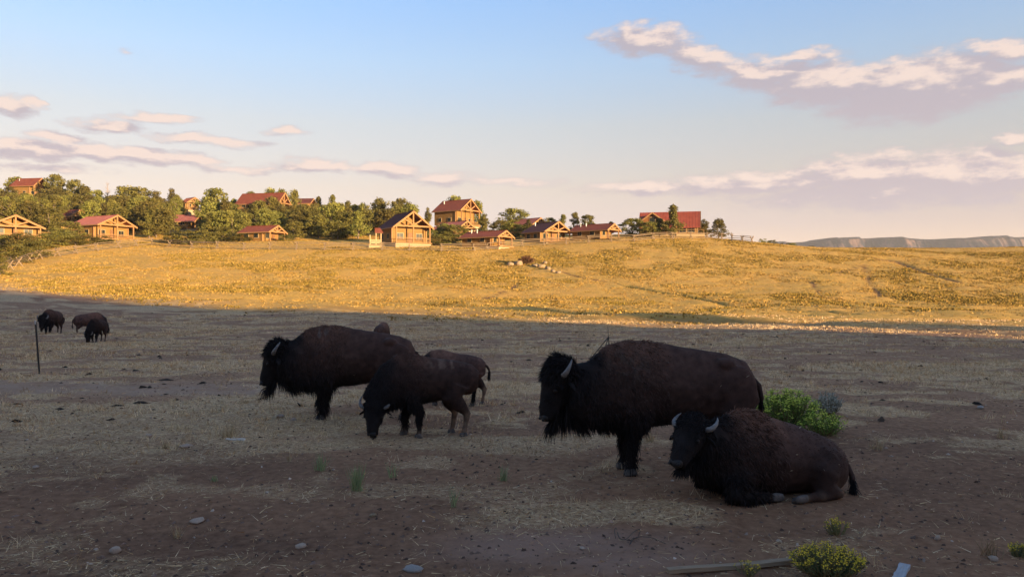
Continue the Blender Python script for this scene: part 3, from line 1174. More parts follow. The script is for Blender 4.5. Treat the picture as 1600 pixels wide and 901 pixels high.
def crown_mesh(name, kind, seed, n_clump=46, per=62, leaf=.30):
    """unit-height crown (z 0..1) with half width ~.5: clumps of small leaf faces round a limb structure"""
    rs = np.random.RandomState(seed)
    cl = []
    while len(cl) < n_clump:
        z = rs.rand()
        if kind == 'round':
            r = math.sqrt(max(0, 1 - ((z - .45) / .56) ** 2)) * .50
        elif kind == 'cone':
            r = (.46 * (1 - z) ** .75 + .05) * (1 if z > .1 else z * 10)
        elif kind == 'bush':
            r = math.sqrt(max(0, 1 - (z / 1.02) ** 2)) * .55
        else:
            r = (.44 * math.sin(min(1, (1 - z) * 1.5) * math.pi / 2)) * (.55 + .45 * math.sin(z * 9 + seed))
        a = rs.rand() * 2 * math.pi
        lump = .80 + .35 * math.sin(a * 2 + seed) * math.sin(z * 5 + seed * 2)
        q = r * math.sqrt(rs.rand() * .75 + .25) * lump
        cl.append((q * math.cos(a), q * math.sin(a), z * .93, .085 + .06 * rs.rand()))
    cl = np.array(cl)
    k = np.repeat(np.arange(n_clump), per)
    n = len(k)
    d = rs.randn(n, 3)
    d /= np.linalg.norm(d, axis=1)[:, None]
    rad = cl[k, 3] * rs.rand(n) ** .4
    P = cl[k, :3] + d * rad[:, None] * np.array([1.15, 1.15, .8])
    P[:, 2] = np.clip(P[:, 2], .0, 1.0)
    nrm = d + rs.randn(n, 3) * .7 + np.array([0, 0, .3])
    nrm /= np.linalg.norm(nrm, axis=1)[:, None]
    t = np.cross(nrm, rs.randn(n, 3))
    t /= np.linalg.norm(t, axis=1)[:, None]
    b = np.cross(nrm, t)
    s = (.014 + .018 * rs.rand(n))[:, None] * leaf / .3
    V = np.stack([P - t * s - b * s * .6, P + t * s - b * s * .6, P + b * s * 1.2], 1).reshape(-1, 3)
    T = np.arange(n * 3).reshape(-1, 3)
    tone = (.8 + .4 * rs.rand(n_clump))[k] * (.75 + .5 * rs.rand(n))
    mixv = rs.rand(n_clump)[k] * .6 + rs.rand(n) * .4
    c = np.array([.115, .112, .030]) * (1 - mixv)[:, None] + np.array([.195, .165, .040]) * mixv[:, None]
    c = c * tone[:, None]
    return mesh_tris(name, V, T, False, {'leaf': np.repeat(c, 3, 0)}, leaf_mat)


CROWNS = {
    'round': [crown_mesh('round_crown', 'round', s, 62, 64) for s in (1, 2, 3, 4)],
    'tall': [crown_mesh('tall_crown', 'tall', s, 58, 60) for s in (11, 12, 13, 14)],
    'cone': [crown_mesh('cone_crown', 'cone', s, 46, 60) for s in (21, 22)],
    'bush': [crown_mesh('bush_crown', 'bush', s, 44, 66, .26) for s in (31, 32, 33)],
}


def trunk_mesh(seed):
    rs = np.random.RandomState(seed)
    mb = MB()
    p = [(0, 0, -.25)]
    for i in range(1, 6):
        p.append((p[-1][0] + rs.randn() * .02, p[-1][1] + rs.randn() * .02, i / 5 * .85))
    mb.tube(p, [.042, .036, .03, .024, .016, .007], 6)
    for i in range(7):
        z = .18 + .1 * i
        q = Vector(p[min(5, 1 + int(z / .17))])
        a = rs.rand() * 6.28
        r = .16 + .16 * rs.rand()
        mb.tube([(q.x, q.y, z), (q.x + r * .5 * math.cos(a), q.y + r * .5 * math.sin(a), z + .06), (q.x + r * math.cos(a), q.y + r * math.sin(a), z + .15)], [.014, .010, .004], 5)
    return mb.mesh('trunk', bark_mat, True)


TRUNKS = [trunk_mesh(s) for s in (1, 2, 3)]
ALL_TREES = []      # px, top row, base row, width px, Y


def tree(px, top, Y, wpx, kind, label=None, sink=0.0, group='evergreen trees on the hillside', crown0=.12):
    p = at_y(px, Y)
    k = Y / F
    ztop = EYE + (CY - top) * k
    h = max(1.6, ztop - p.z)
    w = wpx * k * 1.36
    rs = random.Random(int(px * 31 + top * 7 + Y))
    bush = kind == 'bush'
    root = empty('shrub' if bush else 'pine_tree', (p.x, p.y, p.z - .05), rs.random() * 6.28)
    tag(root, label or 'x', 'shrub' if bush else 'tree', 'shrubs on the lower left slope' if bush else group)
    c = link('crown', rs.choice(CROWNS[kind]), root)
    b0 = 0 if bush else h * crown0
    c.location = (0, 0, b0)
    c.scale = (w * 1.0, w * 1.0, (h - b0) * 1.0)
    t = link('trunk', rs.choice(TRUNKS), root)
    t.scale = (min(w, h) * .9, min(w, h) * .9, h * (.5 if bush else .9))
    ALL_TREES.append([root, px, top, wpx, Y, kind, label])
    return root


# trees that stand out against the sky or beside the cabins: px, top row, distance, width, kind
SKYLINE = [
    (24, 275, 268, 30, 'round'), (16, 290, 240, 36, 'tall'), (87, 271, 258, 32, 'round'), (84, 292, 235, 44, 'round'), (118, 279, 255, 30, 'round'),
    (133, 290, 250, 34, 'tall'), (150, 296, 250, 28, 'round'), (200, 290, 240, 38, 'round'), (222, 291, 240, 40, 'round'), (243, 297, 238, 28, 'tall'),
    (268, 292, 240, 26, 'tall'), (277, 303, 232, 24, 'cone'), (335, 293, 226, 40, 'round'), (366, 309, 222, 24, 'tall'), (392, 298, 232, 18, 'round'),
    (421, 292, 240, 20, 'round'), (441, 294, 238, 28, 'round'), (458, 295, 232, 20, 'round'), (497, 305, 218, 24, 'tall'), (519, 302, 214, 24, 'tall'),
    (543, 313, 212, 24, 'tall'), (567, 314, 208, 24, 'tall'), (592, 308, 210, 28, 'round'), (624, 308, 206, 38, 'round'), (605, 326, 188, 36, 'round'),
    (668, 322, 196, 16, 'tall'), (708, 304, 222, 28, 'round'), (742, 312, 218, 24, 'round'), (757, 332, 196, 26, 'tall'), (779, 343, 184, 32, 'round'),
    (804, 325, 215, 44, 'round'), (800, 348, 178, 40, 'round'), (826, 341, 176, 20, 'tall'), (880, 334, 196, 18, 'tall'), (898, 329, 200, 18, 'cone'), (918, 335, 196, 24, 'round'),
    (860, 339, 206, 20, 'round'), (989, 340, 172, 38, 'round'), (1013, 352, 168, 20, 'round'), (1100, 341, 190, 22, 'tall'), (1096, 350, 184, 24, 'round'), (1030, 340, 171, 26, 'tall'), (1016, 346, 169, 28, 'round'), (955, 345, 190, 16, 'tall'),
    (692, 348, 178, 22, 'round'), (712, 350, 175, 34, 'round'), (674, 358, 176, 20, 'round'),
    (245, 322, 176, 46, 'round'), (212, 336, 184, 26, 'round'), (233, 330, 174, 26, 'tall'), (330, 315, 196, 42, 'round'), (362, 336, 182, 40, 'round'), (345, 330, 188, 36, 'tall'),
    (460, 345, 172, 32, 'round'), (478, 318, 196, 44, 'round'), (497, 335, 178, 34, 'round'), (527, 345, 172, 38, 'round'), (555, 332, 184, 42, 'round'), (573, 318, 196, 30, 'tall'),
    (405, 312, 206, 34, 'round'), (425, 306, 210, 30, 'round'),
]
BUSHES = [
    (6, 366, 138, 44), (34, 362, 134, 46), (66, 364, 140, 48), (20, 380, 118, 56), (96, 356, 146, 44), (110, 343, 160, 40), (140, 368, 150, 40), (160, 366, 152, 30),
    (288, 356, 160, 46), (318, 356, 160, 40), (270, 362, 162, 30), (375, 362, 164, 34), (350, 350, 166, 44), (52, 372, 126, 46), (118, 368, 146, 36), (0, 398, 100, 26),
    (448, 366, 164, 22), (700, 362, 160, 46), (680, 366, 158, 26),
]
for a in SKYLINE:
    tree(*a)
tree(1052, 318, 168, 34, 'tall', 'tall narrow pine standing in front of the red lodge roof', crown0=.10)
tree(1123, 340, 176, 30, 'cone', 'lone conical pine on the bare crest right of the lodge', crown0=.10)
for (px, top, Y, w) in BUSHES:
    tree(px, top, Y, w, 'bush')
for (px, top, Y, w) in [(1192, 382, 186, 12), (1206, 384, 190, 16), (1222, 383.5, 196, 14), (1236, 385, 190, 16), (1252, 384.5, 198, 15), (1268, 386, 192, 14), (1286, 387, 196, 12)]:
    tree(px, top, Y, w, 'bush')
# the wood that fills the hill between them
_rs = random.Random(11)
_n = 0
for Y in (248, 232, 218, 206, 194, 184, 175):
    px = -40 + _rs.random() * 20
    lim = 560 + (640 - 560) * (Y > 190)
    while px < lim:
        p = at_y(px, Y)
        base = CY - (p.z - EYE) * F / Y
        hpx = (5.8 + 3.0 * _rs.random()) * F / Y
        w = (3.9 + 2.6 * _rs.random()) * F / Y
        top = base - hpx
        bad = False
        for (x0, y0, x1, y1, cy) in CABIN_BOX:
            if px + w * .42 > x0 and px - w * .42 < x1 and top < y1 - 3 and base > y0 and Y < cy + 11:
                bad = True
        for (_, tx, tt, tw, ty, kk, _l) in ALL_TREES:
            if abs(ty - Y) < 6 and abs(tx - px) < .23 * (tw + w):
                bad = True
        sky = 300 + max(0, (px - 100)) * .03
        if top < sky and not bad:
            top = sky + 4 * _rs.random()
            if base - top < 14:
                bad = True
        if not bad and _n < 220:
            tree(px, top, Y, w, _rs.choice(['round', 'round', 'tall']))
            _n += 1
        px += w * (.42 + .25 * _rs.random())


def dead_tree(px, top, Y, label):
    p = at_y(px, Y)
    h = EYE + (CY - top) * Y / F - p.z
    root = empty('dead_tree', (p.x, p.y, p.z - .1))
    tag(root, label, 'tree')
    rs = np.random.RandomState(int(px))
    mb = MB()
    mb.tube([(0, 0, 0), (.1, 0, h * .4), (0, .1, h * .75), (.15, 0, h)], [.22, .16, .10, .03], 7)
    mb.build('trunk', dead_mat, root, True)
    mb = MB()
    for i in range(22):
        z = h * (.35 + .6 * rs.rand())
        a = rs.rand() * 6.28
        r = (1.9 - 1.2 * z / h) * (.6 + .6 * rs.rand())
        e = Vector((r * math.cos(a), r * math.sin(a), z + r * .7))
        mb.tube([(0.05, 0, z), (e.x * .5, e.y * .5, z + r * .25), e], [.07, .05, .02], 5)
        for k in range(2):
            mb.tube([(e.x * .6, e.y * .6, z + r * .32), (e.x * .6 + rs.randn() * .4, e.y * .6 + rs.randn() * .4, z + r * .32 + .7)], [.035, .012], 4)
    mb.build('branch', dead_mat, root)['kind'] = 'stuff'


dead_tree(168, 284, 246, 'bare grey dead tree poking above the left skyline')
dead_tree(188, 294, 244, 'smaller bare tree right of the grey dead one on the skyline')


# ------------------------------------------------------------------ buck-and-rail fence
def build_fence():
    pix = [(-30, 440), (0, 428), (30, 416), (62, 405), (90, 401), (118, 397), (150, 392), (185, 388), (212, 385), (238, 383), (265, 386), (300, 388), (340, 389), (382, 390), (422, 390),
           (464, 390), (508, 391), (552, 391), (598, 391), (640, 392), (690, 393), (740, 392), (780, 389), (816, 385), (850, 382), (885, 379), (920, 377), (955, 376), (990, 375), (1020, 374),
           (1050, 373.5), (1080, 373), (1105, 373.5), (1128, 375), (1144, 376.5), (1160, 378), (1175, 380)]
    pts = []
    for a in pix:
        p = ray_ground(*a)
        if p.y > 220:
            p = at_y(a[0], 165)
        pts.append(p)
    for i, a in enumerate(pix):      # keep the fence near the front of the crest where the sight line grazes it
        Ymax = 158 if a[0] < 1000 else 168
        if pts[i].y > Ymax:
            pts[i] = at_y(a[0], Ymax)
    root = empty('rail_fence', pts[12])
    tag(root, 'weathered buck-and-rail fence running along the foot of the cabins', 'fence')
    o = Vector(pts[12])
    q = MB()
    q.bar((-.55, 0, -.1), (.42, 0, 1.45), .13)
    q.bar((.55, .10, -.1), (-.42, .10, 1.45), .13)
    buck = q.mesh('post', rail_mat)
    rs = random.Random(4)
    fine = []
    for a, b in zip(pts[:-1], pts[1:]):
        n = max(1, round((b - a).length / 5.0))
        for k in range(n):
            c = a.lerp(b, k / n)
            fine.append(Vector((c.x, c.y, gz(c.x, c.y))))
    fine.append(pts[-1])
    for i, c in enumerate(fine):
        d = (fine[min(i + 1, len(fine) - 1)] - fine[max(i - 1, 0)])
        e = link('post', buck, root, c - o)
        e.rotation_euler = (0, 0, math.atan2(d.y, d.x) + math.pi / 2 + rs.uniform(-.12, .12))
        s = rs.uniform(.92, 1.12)
        e.scale = (s, s, s)
    unit = MB()
    unit.tube([(0, 0, 0), (.3, .01, .012), (.7, -.008, -.01), (1, 0, 0)], [1, .95, .9, .8], 6)
    rail_me = unit.mesh('rail', rail_mat, True)
    for a, b in zip(fine[:-1], fine[1:]):
        dv = b - a
        L = dv.length + .7
        side = Vector((-dv.y, dv.x, 0)).normalized()
        if side.y > 0:
            side = -side
        for z, off in ((.30, .42), (.72, .22), (1.12, .05), (1.42, -.02)):
            if rs.random() < .08:
                continue
            st = a - dv.normalized() * .35 + side * off + Vector((0, 0, z + rs.uniform(-.07, .07)))
            en = b + dv.normalized() * .35 + side * off + Vector((0, 0, z + rs.uniform(-.12, .12)))
            r = link('rail', rail_me, root, st - o)
            r.rotation_mode = 'QUATERNION'
            r.rotation_quaternion = (en - st).to_track_quat('X', 'Z')
            r.scale = ((en - st).length, .065, .065)


build_fence()


# ------------------------------------------------------------------ labels of the trees, from what stands nearest
LAND = [(24, 'the cabin at the left edge', 142), (182, 'the pink-roofed gable cabin', 166), (55, 'the highest red roof at far left', 262), (300, 'the low pink roof in the trees', 196),
        (420, 'the two-storey cabin in the middle trees', 218), (410, 'the low cabin behind the fence', 166), (630, 'the maroon-roofed front cabin', 152), (710, 'the balcony cabin', 204),
        (762, 'the long low cabin with two vents', 153), (858, 'the broad dark-roofed gable', 166), (935, 'the low cabin on the crest', 164), (1045, 'the red lodge', 176), (168, 'the grey dead tree', 246)]
ORD = ['nearest', 'second', 'third', 'fourth', 'fifth', 'sixth', 'seventh', 'eighth', 'ninth', 'tenth', 'eleventh', 'twelfth', 'thirteenth', 'fourteenth', 'fifteenth', 'sixteenth',
       'seventeenth', 'eighteenth', 'nineteenth', 'twentieth']
SHAPE = {'round': 'round-crowned', 'tall': 'ragged upright', 'cone': 'pointed conical', 'bush': 'low bushy'}


def label_trees():
    buckets = {}
    for r in ALL_TREES:
        root, px, top, w, Y, kind, lab = r
        if lab:
            continue
        best = min(LAND, key=lambda q: abs(q[0] - px) + .55 * abs(q[2] - Y))
        wp = 'beyond' if Y > best[2] + 14 else ('left of' if px < best[0] else 'right of')
        size = 'wide' if w > 34 else ('slim' if w < 22 else 'mid-sized')
        buckets.setdefault((kind, size, wp, best[1], best[0]), []).append(r)
    for (kind, size, wp, land, lx), rs_ in buckets.items():
        rs_.sort(key=lambda r: (abs(r[1] - lx), -r[4]))
        noun = 'shrub' if kind == 'bush' else 'evergreen'
        for i, r in enumerate(rs_):
            o = '' if len(rs_) == 1 else ', nearest' if i == 0 else ', %s nearest' % ORD[min(i, 19)]
            r[0]['label'] = '%s %s %s %s %s%s' % (size, SHAPE[kind], noun, wp, land, o)


label_trees()

# ------------------------------------------------------------------ bison
def _loft(V, Fc, path, hh, hw, pinch=None, n=18, ref=(0, 1, 0), bottom=None):
    """closed tube along a path; hh half height, hw half width, pinch narrows the upper half"""
    P = [Vector(p) for p in path]
    m = len(P)
    base = len(V)
    ref = Vector(ref)
    for i in range(m):
        t = (P[min(i + 1, m - 1)] - P[max(i - 1, 0)]).normalized()
        side = (ref - t * ref.dot(t)).normalized()
        up = t.cross(side)
        k = pinch[i] if pinch else 0.0
        for j in range(n):
            a = 2 * math.pi * j / n
            c, s = math.cos(a), math.sin(a)
            w = hw[i] * c * (1 - k * max(0, s) ** 1.3)
            V.append(tuple(P[i] + side * w + up * (hh[i] * s)))
    for i in range(m - 1):
        for j in range(n):
            a = base + i * n + j
            b = base + i * n + (j + 1) % n
            Fc.append((a, b, b + n, a + n))
    for end, sg in ((0, 1), (m - 1, -1)):
        V.append(tuple(P[end]))
        c = len(V) - 1
        for j in range(n):
            a = base + end * n + j
            b = base + end * n + (j + 1) % n
            Fc.append((c, b, a) if sg > 0 else (c, a, b))


def _ball(V, Fc, c, r, n=14):
    c = Vector(c)
    r = r if hasattr(r, '__len__') else (r, r, r)
    base = len(V)
    for i in range(1, n):
        ph = math.pi * i / n
        for j in range(n):
            a = 2 * math.pi * j / n
            V.append((c.x + r[0] * math.sin(ph) * math.cos(a), c.y + r[1] * math.sin(ph) * math.sin(a), c.z + r[2] * math.cos(ph)))
    V.append((c.x, c.y, c.z + r[2]))
    V.append((c.x, c.y, c.z - r[2]))
    top, bot = len(V) - 2, len(V) - 1
    for i in range(n - 2):
        for j in range(n):
            a = base + i * n + j
            b = base + i * n + (j + 1) % n
            Fc.append((a, a + n, b + n, b))
    for j in range(n):
        Fc.append((top, base + j, base + (j + 1) % n))
        Fc.append((bot, base + (n - 2) * n + (j + 1) % n, base + (n - 2) * n + j))


def remesh(name, V, Fc, voxel, smooth=4, fac=0.5):
    me = bpy.data.meshes.new(name + '_cage')
    me.from_pydata(V, [], Fc)
    me.update()
    o = bpy.data.objects.new(name + '_cage', me)
    COL.objects.link(o)
    m = o.modifiers.new('r', 'REMESH')
    m.mode = 'VOXEL'
    m.voxel_size = voxel
    m.use_smooth_shade = True
    s = o.modifiers.new('s', 'SMOOTH')
    s.factor = fac
    s.iterations = smooth
    dg = bpy.context.evaluated_depsgraph_get()
    out = bpy.data.meshes.new_from_object(o.evaluated_get(dg))
    out.name = name
    bpy.data.objects.remove(o)
    bpy.data.meshes.remove(me)
    return out


def mesh_arrays(me):
    nv = len(me.vertices)
    co = np.empty(nv * 3, np.float32)
    me.vertices.foreach_get('co', co)
    no = np.empty(nv * 3, np.float32)
    me.vertices.foreach_get('normal', no)
    me.calc_loop_triangles()
    tr = np.empty(len(me.loop_triangles) * 3, np.int32)
    me.loop_triangles.foreach_get('vertices', tr)
    return co.reshape(-1, 3).astype(float), no.reshape(-1, 3).astype(float), tr.reshape(-1, 3)


def sample_surface(co, no, tr, n, rs, weight=None):
    a, b, c = co[tr[:, 0]], co[tr[:, 1]], co[tr[:, 2]]
    ar = np.linalg.norm(np.cross(b - a, c - a), axis=1)
    if weight is not None:
        ar = ar * weight[tr].mean(1)
    if ar.sum() <= 0:
        return np.zeros((0, 3)), np.zeros((0, 3)), np.zeros((0,), int)
    p = ar / ar.sum()
    k = rs.choice(len(tr), n, p=p)
    u, v = rs.rand(n), rs.rand(n)
    f = u + v > 1
    u[f], v[f] = 1 - u[f], 1 - v[f]
    w = 1 - u - v
    P = a[k] * w[:, None] + b[k] * u[:, None] + c[k] * v[:, None]
    N = no[tr[k, 0]] * w[:, None] + no[tr[k, 1]] * u[:, None] + no[tr[k, 2]] * v[:, None]
    N /= np.linalg.norm(N, axis=1)[:, None] + 1e-9
    return P, N, tr[k, 0]


def strands(P, D, L, W, bend, C, rs):
    """tapered two-segment hairs: root pair, middle pair, tip -> vertices, triangles, colours"""
    n = len(P)
    r = rs.randn(n, 3)
    S = np.cross(D, r)
    S /= np.linalg.norm(S, axis=1)[:, None] + 1e-9
    M = P + D * (L * 0.5)[:, None]
    D2 = D + bend
    D2 /= np.linalg.norm(D2, axis=1)[:, None] + 1e-9
    T = M + D2 * (L * 0.5)[:, None]
    w = W[:, None] * 0.5
    V = np.stack([P - S * w, P + S * w, M - S * w * .8, M + S * w * .8, T], 1).reshape(-1, 3)
    b = (np.arange(n) * 5)[:, None]
    Tt = np.concatenate([b + np.array([[0, 1, 3]]), b + np.array([[0, 3, 2]]), b + np.array([[2, 3, 4]])], 0)
    Cc = np.repeat(C, 5, axis=0)
    return V, Tt, Cc


BLACK = np.array((0.012, 0.0095, 0.0095))
DARK = np.array((0.048, 0.026, 0.021))
BROWN = np.array((0.112, 0.058, 0.042))
RUST = np.array((0.165, 0.080, 0.053))
TAN = np.array((0.20, 0.13, 0.088))

coat_mat = attr_material('bison_coat', 'coat', 0.8, 0.12, 0.35, 9.0)
hair_mat = attr_material('bison_hair', 'coat', 0.7, 0.15)
horn_mat = noise_material('bison_horn', (0.08, 0.073, 0.072), (0.22, 0.20, 0.19), 9, 0.45, (1, 1, 4), spec=0.4)
hoof_mat = noise_material('bison_hoof', (0.05, 0.042, 0.038), (0.15, 0.125, 0.11), 14, 0.6)
nose_mat, _, _ = material('bison_nose', (0.020, 0.018, 0.018), 0.55, 0, 0.25)
eye_mat, _, _ = material('bison_eye', (0.010, 0.007, 0.006), 0.45, 0, 0.25)

BULL_TRUNK = [  # x, y, z, half height, half width, pinch
    (-1.20, 0, 1.02, .13, .11, 0), (-1.12, 0, .99, .30, .20, .1), (-.95, 0, 1.05, .42, .29, .15), (-.72, 0, 1.10, .47, .34, .2),
    (-.40, 0, 1.145, .475, .365, .25), (-.05, 0, 1.15, .53, .42, .3), (.28, 0, 1.165, .58, .41, .42), (.52, 0, 1.155, .61, .37, .5),
    (.75, 0, 1.10, .60, .33, .5), (.98, 0, 1.05, .50, .29, .4), (1.18, 0, 1.06, .42, .26, .3), (1.36, 0, 1.10, .35, .23, .2)]


def stand_legs(fx=.56, hx=-.92, df=0.0, dh=0.0):
    L = []
    for s in (1, -1):
        a = fx + df * s
        L.append(('front', s, [(fx + .02, s * .21, .98), (fx - .02, s * .22, .70), (a - .01, s * .21, .50), (a + .02, s * .20, .34), (a + .01, s * .20, .18), (a + .015, s * .20, .10), (a + .05, s * .20, .05)],
                  [.19, .14, .092, .072, .055, .060, .062], [.14, .12, .085, .068, .050, .055, .058]))
        b = hx + dh * s
        L.append(('hind', s, [(hx + .02, s * .20, 1.08), (hx + .12, s * .22, .80), (b + .02, s * .21, .60), (b - .10, s * .20, .46), (b - .06, s * .20, .26), (b - .04, s * .20, .11), (b + .00, s * .20, .05)],
                  [.30, .22, .13, .082, .052, .058, .062], [.17, .15, .10, .062, .047, .054, .058]))
    return L


def build_bison(label, loc, heading, scale=1.0, trunk=BULL_TRUNK, legs=None, head_at=(1.42, 0, 1.40), face=(.24, 0, -.97), roll=0.0,
                head_scale=1.0, horn=1.0, hair=1.0, shag=1.0, rust=0.4, leg_tan=0.0, brown=1.0, tail=None, balls=(), voxel=.024, seed=1, group=None,
                feet=True, extra_hooves=(), eye_side=(1, -1), crown=1.0, fringe=.75, bits=0, mane_n=9000, beard=1.0, patch=None):
    rs = np.random.RandomState(seed)
    root = empty('bison', loc, heading)
    root.scale = (scale,) * 3
    tag(root, label, 'bison', group)
    V, Fc = [], []
    legs = stand_legs() if legs is None else legs
    nodes = []      # position, radius, colour, kind
    _loft(V, Fc, [t[:3] for t in trunk], [t[3] for t in trunk], [t[4] for t in trunk], [t[5] for t in trunk], 22)
    xs = [t[0] for t in trunk]
    x0, x1 = min(xs), max(xs)
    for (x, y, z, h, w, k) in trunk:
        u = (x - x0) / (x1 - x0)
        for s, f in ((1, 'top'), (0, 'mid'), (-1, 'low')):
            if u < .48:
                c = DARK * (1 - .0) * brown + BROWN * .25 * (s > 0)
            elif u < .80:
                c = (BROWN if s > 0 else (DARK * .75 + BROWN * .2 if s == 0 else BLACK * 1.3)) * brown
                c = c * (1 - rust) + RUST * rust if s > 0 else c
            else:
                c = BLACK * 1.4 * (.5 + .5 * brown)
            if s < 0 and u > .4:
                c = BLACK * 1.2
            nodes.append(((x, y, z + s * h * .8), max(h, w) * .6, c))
    for kind, s, pts, ra, rb in legs:
        _loft(V, Fc, pts, ra, rb, None, 12)
        for i, p in enumerate(pts):
            c = BLACK if kind == 'front' else DARK * .8
            if i >= 3 and leg_tan > 0 and kind == 'hind':
                c = c * (1 - leg_tan) + TAN * leg_tan
            if i >= 5 and leg_tan > 0:
                c = c * (1 - leg_tan * .7) + TAN * leg_tan * .7
            if i >= 1:
                nodes.append((p, ra[i] * 1.2, c))
    for c, r in balls:
        _ball(V, Fc, c, r)
    # head frame: f along the face towards the muzzle, d the brow side, l the animal's left
    f = Vector(face).normalized()
    l = Vector((-f.y, f.x, 0))
    if l.length < .15:
        l = Vector((0, 1, 0))
    l.normalize()
    if l.y < 0 and abs(f.y) < abs(f.x):
        l = -l
    d = l.cross(f)
    if d.z < 0 and abs(f.z) < .8 or d.x < 0 and abs(f.z) >= .8 and abs(f.x) > abs(f.y) * .2:
        d = -d
    d.normalize()
    if roll:
        q = Quaternion(f, roll)
        l, d = q @ l, q @ d
    H = Vector(head_at)
    hs = head_scale

    def hp(a, y, dd):
        return H + (f * a + l * y + d * dd) * hs
    rings = [(-.14, -.02, .15, .15), (-.04, -.01, .21, .185), (.08, .0, .225, .20), (.20, .005, .20, .185), (.32, .01, .165, .15), (.42, .015, .138, .122), (.51, .015, .125, .115), (.575, .01, .10, .10), (.61, .005, .06, .065)]
    _loft(V, Fc, [hp(a, 0, dd) for a, dd, _, _ in rings], [r[2] * hs for r in rings], [r[3] * hs for r in rings], None, 18, ref=l)
    for a, dd, r1, r2 in rings:
        nodes.append((tuple(hp(a, 0, dd)), r1 * hs * 1.1, BLACK))
    for s in (1, -1):
        _ball(V, Fc, hp(.20, s * .155, .07), .05 * hs, 8)      # brow
        _ball(V, Fc, hp(.03, s * .17, .04), .075 * hs, 8)      # horn base
    me = remesh('body', V, Fc, voxel, 5, 0.5)
    co, no, tr = mesh_arrays(me)
    npos = np.array([n[0] for n in nodes])
    nrad = np.array([n[1] for n in nodes])
    ncol = np.array([n[2] for n in nodes])
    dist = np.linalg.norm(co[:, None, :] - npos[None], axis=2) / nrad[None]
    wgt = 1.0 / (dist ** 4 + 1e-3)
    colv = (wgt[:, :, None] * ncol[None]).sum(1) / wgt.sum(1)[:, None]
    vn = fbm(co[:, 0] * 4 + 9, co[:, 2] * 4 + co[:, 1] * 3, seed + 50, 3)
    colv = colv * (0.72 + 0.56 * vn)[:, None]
    if patch:
        for (pc, pr, pcol, am) in patch:
            q = np.linalg.norm((co - np.array(pc)) / np.array(pr), axis=1)
            m = (1 - sstep(.5, 1.0, q)) * sstep(.47, .62, fbm(co[:, 0] * 16, co[:, 2] * 22 + co[:, 1] * 16, seed, 4)) * am
            colv = colv * (1 - m)[:, None] + np.array(pcol) * m[:, None]
    # small lumps of matted coat
    co2 = co + no * ((fbm(co[:, 0] * 9 + co[:, 1] * 5, co[:, 2] * 9 + co[:, 1] * 3, seed + 5, 3) - .5) * .022)[:, None]
    me.vertices.foreach_set('co', co2.astype(np.float32).ravel())
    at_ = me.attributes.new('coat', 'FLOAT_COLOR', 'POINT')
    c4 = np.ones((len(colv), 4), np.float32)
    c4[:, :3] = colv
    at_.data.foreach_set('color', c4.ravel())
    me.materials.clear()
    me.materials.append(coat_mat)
    me.update()
    body = link('body', me, root)

    # ---- hair, region by region
    hvec, lvec, fvec, dvec = (np.array(v) for v in (H, l, f, d))
    rel = co - hvec
    A, Yh, Dd = rel @ fvec / hs, rel @ lvec / hs, rel @ dvec / hs
    near_head = (np.abs(Yh) < .30) & (A > -.2) & (A < .7) & (np.abs(Dd) < .34) & (co[:, 0] > x1 - .55)
    u = (co[:, 0] - x0) / (x1 - x0)
    tz = np.interp(co[:, 0], xs, [t[2] for t in trunk])
    thh = np.interp(co[:, 0], xs, [t[3] for t in trunk])
    rz = (co[:, 2] - tz) / thh

    def fur(name, w, n, lmin, lmax, wid, flow, lift, col_gain=1.0, bend=(0, 0, -.6), jit=.35, colour=None):
        n = int(n * hair)
        if n < 10 or w.max() <= 0:
            return None
        P, N, vi = sample_surface(co2, no, tr, n, rs, w)
        if not len(P):
            return None
        fl = np.array(flow, float)
        fl = fl if fl.ndim == 2 else np.repeat(fl[None], n, 0)
        D = fl - N * (fl * N).sum(1)[:, None]
        D /= np.linalg.norm(D, axis=1)[:, None] + 1e-6
        D = D + N * lift + rs.randn(n, 3) * jit
        D /= np.linalg.norm(D, axis=1)[:, None]
        L = (lmin + (lmax - lmin) * rs.rand(n) ** 1.5)
        W = wid * (.7 + .6 * rs.rand(n))
        C = (colv[vi] if colour is None else np.repeat(np.array([colour]), n, 0)) * (col_gain * (.6 + .8 * rs.rand(n)))[:, None]
        Vv, Tt, Cc = strands(P - N * .004, D, L, W, np.array([bend]), C, rs)
        o = link(name, mesh_tris(name, Vv, Tt, False, {'coat': Cc}, hair_mat), body)
        o['kind'] = 'stuff'
        return o
    trunk_m = (~near_head)
    if bits:
        fur('straw_bits', (trunk_m & (u < .85) & (co[:, 2] > .3)).astype(float), max(bits, 11) / hair, .03, .07, .009, (-.8, 0, .1), .25, 1.0, (0, 0, 0), .5, (.45, .36, .25))
    hump = trunk_m & (u > .5)
    fur('coat_hair', (trunk_m & (u < .62) & (co[:, 2] > .35)).astype(float), 5000 * shag, .02, .045, .006, (-.8, 0, -.5), .25)
    fur('mane', (hump & (rz > -.75)).astype(float) * np.clip((u - .45) * 5, 0, 1), mane_n * shag, .035, .085, .010, (-.45, 0, -.8), .45, 1.15)
    under = trunk_m & (u > .62) & (rz < -.45)
    fur('chest_fringe', under.astype(float), 3200 * shag, .09 * fringe, .27 * fringe, .012, (-.25, 0, -1), .2, 1.0, (0, 0, -1.2), .3)
    belly = trunk_m & (u < .62) & (u > .2) & (rz < -.8) & (co[:, 2] > .3)
    fur('belly_fringe', belly.astype(float), 900 * shag, .03, .09, .008, (-.5, 0, -1), .1, 1.0, (0, 0, -1), .3)
    crown_l = crown
    crown = near_head & (A < .16) & (Dd > -.1)
    fur('crown_hair', crown.astype(float), 2600 * shag, .05 * crown_l, .13 * crown_l, .010, tuple(fvec * .7 + dvec * .3), .75, 1.2, (0, 0, -.25), .45)
